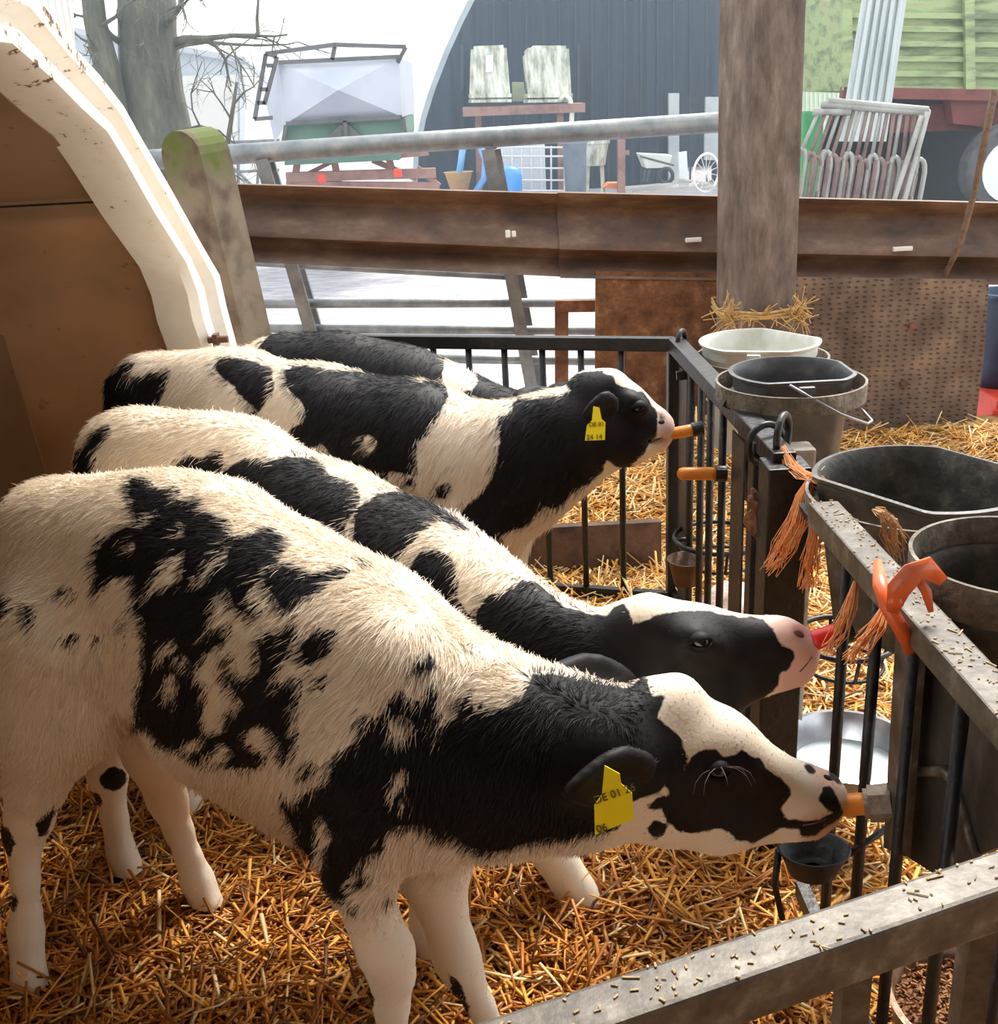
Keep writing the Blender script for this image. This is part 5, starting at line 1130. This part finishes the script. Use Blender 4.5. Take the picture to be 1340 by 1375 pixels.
tree('bare_tree', [(118, -60), (128, 30), (143, 90), (152, 140), (160, 230)], [.12, .13, .15, .16, .2], 14.2, 'thin leaning bare tree left of the thick mossy one', [((130, 40), (175, 20), .03), ((140, 80), (120, 40), .03)])
tree('bare_tree', [(318, 110), (312, 150), (306, 190), (300, 240)], [.015, .025, .03, .04], 14, 'bare sapling between the tree and the hopper trailer', [((314, 140), (340, 90), .015), ((310, 160), (280, 110), .015)])
# hopper trailer
HG = far_mat('hopper_sheet', (0.36, 0.39, 0.46), (0.45, 0.48, 0.55), .8, .5, metal=.2); GN = far_mat('hopper_green', (0.07, 0.14, 0.11), (0.11, 0.19, 0.15), 1.5); FR = far_mat('hopper_frame', (0.06, 0.065, 0.065), (0.12, 0.12, 0.12), 2)
RST = far_mat('far_rust', (0.18, 0.10, 0.09), (0.30, 0.18, 0.15), 4, .8)
yh = 11.0; ht = empty('hopper_trailer', at(460, 240, y=yh), 'grey hopper trailer with green base and top frame, left part of the yard', 'trailer')
p = lambda x, y_, d=0: Vector(at(x, y_, y=yh+d))
mb = MB(); A = [p(374, 84), p(536, 76), p(540, 157), p(384, 166)]; B = [v+Vector((0, 2.2, 0)) for v in A]; ap = (A[0]+A[1]+A[2]+A[3])/4+Vector((0, -.25, 0)); vs = [mb.bm.verts.new(v) for v in A]; vb = [mb.bm.verts.new(v) for v in B]; va = mb.bm.verts.new(ap)
for i in range(4): mb.bm.faces.new((vs[i], vs[(i+1) % 4], va)); mb.bm.faces.new((vs[i], vb[i], vb[(i+1) % 4], vs[(i+1) % 4]))
mb.bm.faces.new(vb[::-1]); mb.build('hopper', HG, ht)
mb = MB(); mb.slab([p(374, 84), p(384, 166), p(370, 190, .3), p(357, 130, .3)], (-.02, .05, 0)); mb.build('side_sheet', HG, ht)
mb = MB(); mb.slab([p(384, 168), p(540, 158), p(541, 180), p(536, 215), p(382, 222)], (0, 2.0, 0)); mb.build('lower_hopper', GN, ht)
mb = MB(); mb.slab([p(435, 188, -.05), p(462, 163, -.05), p(490, 186, -.05)], (0, .03, 0)); mb.build('chute', FR, ht)
mb = MB(); pts = [p(357, 72), p(450, 60, -.1), p(545, 63), p(534, 84)]
for a_, b2 in zip(pts, pts[1:]): mb.bar(a_, b2, .035, .035)
for a_, b2 in (((450, 60), (446, 80)), ((374, 84), (536, 76)), ((384, 166), (540, 157)), ((541, 157), (545, 182)), ((463, 162), (466, 188)), ((384, 168), (380, 195)), ((357, 72), (342, 160)), ((372, 76), (355, 140)), ((358, 88), (367, 88)), ((350, 120), (360, 120)), ((346, 138), (357, 138)), ((342, 160), (366, 158)), ((357, 72), (372, 76))): mb.bar(p(*a_, -.06), p(*b2, -.06), .035, .035)
mb.build('top_frame', FR, ht)
mb = MB()
for a_, b2, w_ in (((388, 212), (520, 205), .06), ((385, 238), (585, 232), .09), ((400, 212), (395, 248), .06), ((448, 212), (455, 248), .06), ((520, 205), (530, 240), .06), ((400, 240), (450, 215), .04), ((500, 215), (560, 240), .05), ((560, 225), (590, 250), .05), ((520, 210), (575, 205), .05), ((385, 248), (590, 250), .07)): mb.bar(p(*a_, .2), p(*b2, .2), w_, w_)
mb.build('chassis', RST, ht)
for px in (432, 534):
    mb = MB(); c = p(px, 240 if px < 500 else 232, -.05); mb.box(c, (.07, .05, .075), bevel=.01); mb.build('tail_light', far_mat('tail_light', (0.7, 0.05, 0.03), (0.8, 0.08, 0.05), 3), ht)
for px in (470, 545):
    mb = MB(); c = p(px, 232, .9); c.z = .06; mb.tube([c-Vector((.1, 0, 0)), c+Vector((.1, 0, 0))], .25, 20); mb.build('wheel', far_mat('tyre', (0.03, 0.03, 0.033), (0.05, 0.05, 0.055), 4), ht)
# white tubs on the rack against the barn
WT = far_mat('mouldy_white_tub', (0.22, 0.24, 0.17), (0.50, 0.52, 0.44), 3.5, .7, c3=(0.78, 0.80, 0.72), stretch=(2.5, 1, .7), detail=10, t=(.38, .5, .66))
yt = 17.0; rack = empty('steel_rack', at(705, 240, y=yt), 'rusty steel rack against the arched barn carrying two white tubs', 'rack')
q = lambda x, y_, d=0: Vector(at(x, y_, y=yt+d))
mb = MB(); mb.bar(q(622, 150), q(782, 144), .9, .12); mb.build('shelf', RST, rack)
for px in (642, 752):
    mb = MB(); mb.bar(q(px, 148, -.3), q(px+2, 262, -.3), .09, .09, up=(0, 1, 0)); mb.build('leg', RST, rack)
def tub(pts, label):
    o = empty('white_tub', q(sum(a[0] for a in pts)/len(pts), 137), label, 'tub', 'white tubs on the rack'); cx = sum(q(*a, 0).x for a in pts)/len(pts)
    mb = MB(); A = [q(*a, -.3) for a in pts]; mb.slab(A, (0, .75, 0)); bmesh.ops.bevel(mb.bm, geom=list(mb.bm.edges), offset=.04, segments=2, affect='EDGES'); mb.build('shell', WT, o)
    x0, x1 = min(a[0] for a in pts), max(a[0] for a in pts); mb = MB(); mb.bar(q(x0-1, 129, -.32), q(x1+1, 128, -.32), .06, .05); mb.bar(q(x0-1, 136, -.32), q(x1+1, 135, -.32), .06, .04); mb.build('lip', WT, o); return o
tb = tub([(632, 62), (680, 60), (686, 135), (630, 138)], 'mouldy white plastic tub standing on the left end of the rack')
mb = MB(); mb.slab([q(652, 75, -.33), q(662, 74, -.33), q(662, 96, -.33), q(652, 97, -.33)], (0, .01, 0)); mb.build('label_plate', far_mat('white_label', (.85, .85, .85)), tb)
tub([(704, 70), (712, 61), (764, 61), (768, 134), (710, 135)], 'mouldy white plastic tub standing on the right end of the rack')
mb = MB(); mb.slab([q(688, 110), q(703, 110), q(708, 136), q(688, 136)], (0, .3, 0)); o = mb.build('green_crate', far_mat('olive', (.3, .34, .25), (.4, .44, .33), 3), None); tag(o, 'small olive crate between the two white tubs', 'crate')
mb = MB(); mb.tube([q(*a, -.4) for a in ((766, 195), (768, 150), (765, 133), (758, 128), (752, 135))], .035, 8); o = mb.build('pale_hose', far_mat('pale_hose', (.6, .62, .55), (.7, .7, .62), 3), None, smooth=True); tag(o, 'pale hose bent over the right end of the rack', 'hose')
# stuff under the rack
ym = 16.0; s_ = lambda x, y_, d=0: Vector(at(x, y_, y=ym+d))
BLU = far_mat('blue_hose', (0.10, 0.30, 0.62), (0.16, 0.36, 0.66), 3, .4)
for pts, lb in ((((622, 195), (618, 225), (612, 252)), 'blue hose hanging left of the gate upright'), (((645, 196), (652, 215), (650, 240), (640, 255)), 'blue hose curling beside the gate upright')):
    mb = MB(); q4 = [s_(*a) for a in pts]; q4.append(Vector((q4[-1].x, q4[-1].y, -.17))); mb.tube(q4, .045, 8); o = mb.build('blue_hose', BLU, None, smooth=True); tag(o, lb, 'hose', 'blue hoses by the barn')
mb = MB(); c = s_(617, 256); mb.lathe(c, [(.12, 0), (.19, .24), (.21, .25), (.17, .25), (.10, .02)], 24); o = mb.build('terracotta_pot', far_mat('terracotta', (.45, .27, .12), (.52, .33, .16), 4), None, smooth=True); tag(o, 'ochre plant pot on the ground before the black barn', 'pot')
ib = empty('cage_container', s_(715, 262), 'white liquid container in a wire cage under the rack', 'container')
mb = MB(); mb.box(s_(700, 235, .5), (.65, .8, .9), bevel=.04); mb.build('tank', far_mat('tank_white', (.55, .60, .64), (.66, .70, .73), 2), ib)
mb = MB()
for px in (675, 688, 701, 714, 727, 740, 758): mb.tube([s_(px, 196), s_(px, 262)], .014, 6)
for py in (198, 210, 226, 242, 256): mb.tube([s_(672, py), s_(760, py)], .014, 6)
mb.build('cage', far_mat('cage_wire', (.6, .62, .64), (.7, .7, .72), 3, .4, metal=.5), ib)
mb = MB(); c = s_(686, 262, -.4); h_ = c.z+.2; c.z = -.2; mb.lathe(c, [(.15, 0), (.16, .25+h_), (.13, .34+h_), (.03, .38+h_), (.001, .38+h_)], 24); o = mb.build('blue_barrel', far_mat('bright_blue', (0.05, 0.25, 0.7), (.08, .3, .75), 3, .4), None, smooth=True); tag(o, 'bright blue barrel in front of the caged container', 'barrel')
mb = MB(); c = s_(773, 262, -.4); h_ = c.z+.2; c.z = -.2; mb.lathe(c, [(.13, 0), (.16, .65+h_), (.18, .66+h_), (.18, .71+h_), (.15, .71+h_), (.12, .02)], 24); o = mb.build('grey_bin', far_mat('blue_grey_bin', (.16, .20, .26), (.22, .26, .32), 3), None, smooth=True); tag(o, 'tall blue-grey bin right of the caged container', 'bin')
mb = MB(); c = s_(798, 222, .2); mb.lathe(c, [(.15, 0), (.2, .28), (.22, .29), (.22, .33), (.19, .32), (.13, .02)], 24); mb.tube([s_(790, 222, .2), s_(788, 260, .2)], .03, 6); mb.tube([s_(808, 222, .2), s_(810, 260, .2)], .03, 6); o = mb.build('white_basin', WT, None, auto=40); tag(o, 'dirty white basin on legs between the bin and the rusty post', 'basin')
mb = MB(); mb.bar(s_(834, 188), s_(834, 262), .10, .10, up=(0, 1, 0)); mb.bar(s_(829, 205), s_(845, 205), .04, .06); o = mb.build('rusty_post', RST, None); tag(o, 'rusty steel post left of the wheelbarrow', 'post')
mb = MB(); mb.slab([s_(810, 252), s_(818, 246), s_(838, 246), s_(838, 255)], (0, .3, 0)); o = mb.build('orange_tray', far_mat('orange_tray', (.55, .16, .06), (.6, .2, .08), 3), None); tag(o, 'orange tray lying at the foot of the rusty post', 'tray')
# wheelbarrow
wb = empty('wheelbarrow', at(880, 245, y=17), 'pale wheelbarrow parked before the barn door gap', 'wheelbarrow'); v_ = lambda x, y_, d=0: Vector(at(x, y_, y=17+d))
mb = MB(); A = [v_(860, 207), v_(903, 209), v_(897, 225), v_(868, 226)]; mb.slab(A, (0, .5, 0)); mb.build('tray', far_mat('barrow_tray', (.5, .54, .5), (.6, .63, .6), 3), wb)
mb = MB(); mb.tube([v_(866, 228), v_(864, 244)], .02, 6); mb.tube([v_(872, 228), v_(868, 244), v_(872, 244)], .02, 6); mb.tube([v_(860, 210), v_(905, 222)], .015, 6); mb.build('frame', FR, wb)
mb = MB(); c = v_(894, 236); mb.tube(arc_pts(c, .10, 0, 6.283, 25)[:-1], .03, 6, closed=True); mb.build('wheel', far_mat('tyre2', (.05, .05, .055)), wb)
# bicycle wheels leaning
for (px, py, r, lb) in ((948, 232, .26, 'white bicycle wheel leaning left of the timber post'),):
    mb = MB(); c = v_(px, py); ax = Vector((math.cos(.6), math.sin(.6), .25)).normalized(); ay = Vector((-.15, 0, 1)).normalized(); mb.tube(arc_pts(c, r, 0, 6.283, 33, ax, ay)[:-1], .018, 6, closed=True)
    for k in range(14):
        a_ = k*.4488; mb.tube([c, c+ax*(r*math.cos(a_))+ay*(r*math.sin(a_))], .004, 4)
    o = mb.build('bicycle_wheel', far_mat('white_rim', (.7, .7, .7), (.8, .8, .8), 3, .4), None); tag(o, lb, 'wheel')
mb = MB(); mb.slab([v_(911, 205), v_(922, 203), v_(925, 250), v_(912, 250)], (0, .05, 0)); o = mb.build('white_canister', far_mat('canister', (.65, .7, .72), (.7, .75, .77), 3), None); tag(o, 'white canister standing in the dark barn door gap', 'canister')
for k, (a_, b2) in enumerate((((840, 252), (905, 246)), ((850, 258), (960, 250)), ((905, 240), (950, 246)))):
    mb = MB(); mb.bar(v_(*a_), v_(*b2), .10, .03); o = mb.build('plank', far_mat('pale_plank', (.45, .42, .38), (.55, .52, .48), 3), None); tag(o, ('pale plank lying under the wheelbarrow', 'longest pale plank lying nearest the crash barrier', 'pale plank lying between barrow and bicycle wheel')[k], 'plank', 'planks on the yard')
# stacked barrier hoops, white sheet, green trailer on the right
BAR = far_mat('barrier_tube', (0.13, 0.085, 0.075), (0.22, 0.16, 0.14), 4, .6, metal=.2); BAR2 = far_mat('barrier_tube_pale', (0.22, 0.22, 0.19), (0.33, 0.33, 0.30), 4, .5, metal=.3)
bs = empty('feed_barrier', at(1160, 262, y=9), 'stack of rusty tubular feed barriers leaning beside the green trailer', 'feed barrier'); w9 = lambda x, y_, d=0: Vector(at(x, y_, y=9+d))
for (a_, b2) in (((1103, 140), (1248, 152)), ((1092, 150), (1142, 150)), ((1112, 136), (1246, 148))):
    mb = MB(); mb.tube([w9(*a_), w9(*b2)], .028, 8); mb.build('top_tube', BAR2, bs, smooth=True)
for k in range(16):
    x = 1070+k*10.5+(k % 2)*2; mb = MB(); x2 = x-14; y1 = 202+k*.9+(k % 3)*4
    xt = 1100+k*9.2; mb.tube([w9(xt, 148), w9(x+2, y1+10)], .015, 6)
    mb.tube([to_z(w9(x, y1+14), w9(x-8, 275), -.2), w9(x, y1+14)]+[w9(x+6+6*math.cos(t), y1+8-10*math.sin(t)) for t in (2.6, 2.0, 1.4, .8, .2)]+[w9(x+12, y1+16), to_z(w9(x+12, y1+16), w9(x+4, 275), -.2)], .019, 6)
    mb.build('hoop_bar', BAR if k % 3 else BAR2, bs, smooth=True)
for (a_, b2) in (((1246, 150), (1214, 270)), ((1238, 155), (1200, 270))):
    mb = MB(); mb.tube([w9(*a_, -.1), to_z(w9(*a_, -.1), w9(*b2, -.1), -.2)], .022, 8); mb.build('end_tube', BAR2, bs, smooth=True)
WS = far_mat('white_corrugated', (0.34, 0.40, 0.40), (0.48, 0.53, 0.52), 2, .5, stretch=(8, 1, .4))
mb = MB(); c_ = [(1160, 10), (1216, 10), (1192, 140), (1140, 140)]
slab_px(mb, [(1162, -20), (1220, -20), (1190, 190), (1128, 190)], 10.5, .04)
for k in range(5): mb.tube([at(1172+k*10, -20, y=10.48), at(1138+k*11, 190, y=10.48)], .02, 6)
o = mb.build('corrugated_sheet', WS, None); tag(o, 'white corrugated sheet leaning up against the green trailer', 'sheet')
LG = far_mat('lime_green_paint', (0.13, 0.16, 0.08), (0.30, 0.38, 0.17), 3, .6, c3=(0.30, 0.22, 0.15), stretch=(.6, 1, 3)); RD = far_mat('trailer_red', (0.10, 0.022, 0.02), (0.17, 0.045, 0.035), 3, .7)
gt = empty('green_trailer', at(1250, 262, y=11.5), 'old lime green farm trailer with rusty red chassis at the right', 'trailer'); z_ = lambda x, y_, d=0: Vector(at(x, y_, y=11.5+d))
mb = MB(); mb.slab([z_(1130, -40), z_(1440, -40), z_(1440, 128), z_(1202, 124), z_(1136, 122)], (0, 2, 0))
for py in (20, 38, 58, 78, 98, 118): mb.bar(z_(1130, py, -.03), z_(1440, py+3, -.03), .05, .05)
mb.build('box_side', LG, gt)
mb = MB(); mb.bar(z_(1130, 124, -.05), z_(1440, 130, -.05), .12, .10); mb.bar(z_(1200, 160, .3), z_(1440, 150, .3), .25, .25); mb.slab([z_(1275, 130), z_(1330, 130), z_(1322, 170), z_(1280, 166)], (0, .2, 0)); mb.build('chassis', RD, gt)
for px in (1300, 1136):
    mb = MB(); mb.bar(z_(px, -30, -.08), z_(px+2, 128, -.08), .09, .06, up=(0, -1, 0)); mb.build('stanchion', LG, gt)
mb = MB(); mb.slab([z_(1140, 118, 1.5), z_(1440, 118, 1.5), z_(1440, 285, 1.5), z_(1060, 285, 1.5)], (0, .1, 0)); mb.build('underbody', far_mat('under_dark', (.02, .02, .024), (.04, .04, .045), 2), gt)
mb = MB(); c = z_(1352, 228, -.2); mb.tube([c-Vector((0, .13, 0)), c-Vector((0, .10, 0)), c+Vector((0, .10, 0)), c+Vector((0, .13, 0))], [.40, .44, .44, .40], 28); wh = mb.build('wheel', far_mat('tyre3', (.05, .05, .055), (.09, .09, .095), 6), gt)
mb = MB(); mb.tube([c-Vector((0, .145, 0)), c-Vector((0, .12, 0))], .30, 24); hb = mb.build('hub', far_mat('wheel_hub', (.6, .64, .66), (.68, .7, .72), 3), gt)
mb = MB(); gb_ = z_(1084, 150, 1.0); mb.box((gb_.x, gb_.y, (gb_.z-.2)/2), (.22, .5, gb_.z+.2), bevel=.03); o = mb.build('green_bin', far_mat('green_plastic', (.04, .25, .09), (.06, .32, .12), 3), None); tag(o, 'green plastic bin behind the stacked feed barriers', 'bin')
# weeds under the trailer
mb = MB()
for k in range(900):
    x = rng.uniform(1205, 1300); c = Vector(at(x, 268, y=10.6+rng.uniform(0, .8))); c.z = -.2; h_ = rng.uniform(.05, .28); mb.slab([c, c+Vector((.012, 0, 0)), c+Vector((rng.normal()*.06, rng.normal()*.06, h_))], (0, .004, 0))
o = mb.build('weeds', far_mat('weeds', (.12, .2, .07), (.2, .28, .1), 5), None); tag(o, 'green weeds growing under the green trailer', 'weeds', kind='stuff')
for (px0, px1, py, y, h, lb) in ((300, 385, 190, 15, .02, 'thin grey rail fence between the sapling and hopper'),):
    o = empty('rail_fence', at(340, 250, y=15), lb, 'fence')
    for a_, b2 in (((290, 192), (375, 188)), ((290, 232), (375, 228)), ((320, 190), (320, 255)), ((350, 190), (345, 255)), ((310, 222), (340, 250))):
        mb = MB(); A_, B_ = at(*a_, y=y), at(*b2, y=y); B_ = to_z(A_, B_, -.2) if abs(a_[0]-b2[0]) < 8 else B_; mb.tube([A_, B_], .02, 6); mb.build('rail', GALV, o)
# mist hanging over the yard
if MIST:
    mb = MB(); mb.box((0, 40, 8), (110, 67, 16.6)); m = bpy.data.materials.new('mist'); m.use_nodes = True; nt = m.node_tree; nt.nodes.clear()
    out = nt.nodes.new('ShaderNodeOutputMaterial'); vs = nt.nodes.new('ShaderNodeVolumeScatter'); vs.inputs['Color'].default_value = (.66, .84, 1, 1); vs.inputs['Density'].default_value = MIST
    vs.inputs['Anisotropy'].default_value = .2
    nt.links.new(vs.outputs[0], out.inputs['Volume']); o = mb.build('mist', m, None); tag(o, 'thin white morning mist over the yard', 'mist', kind='stuff')
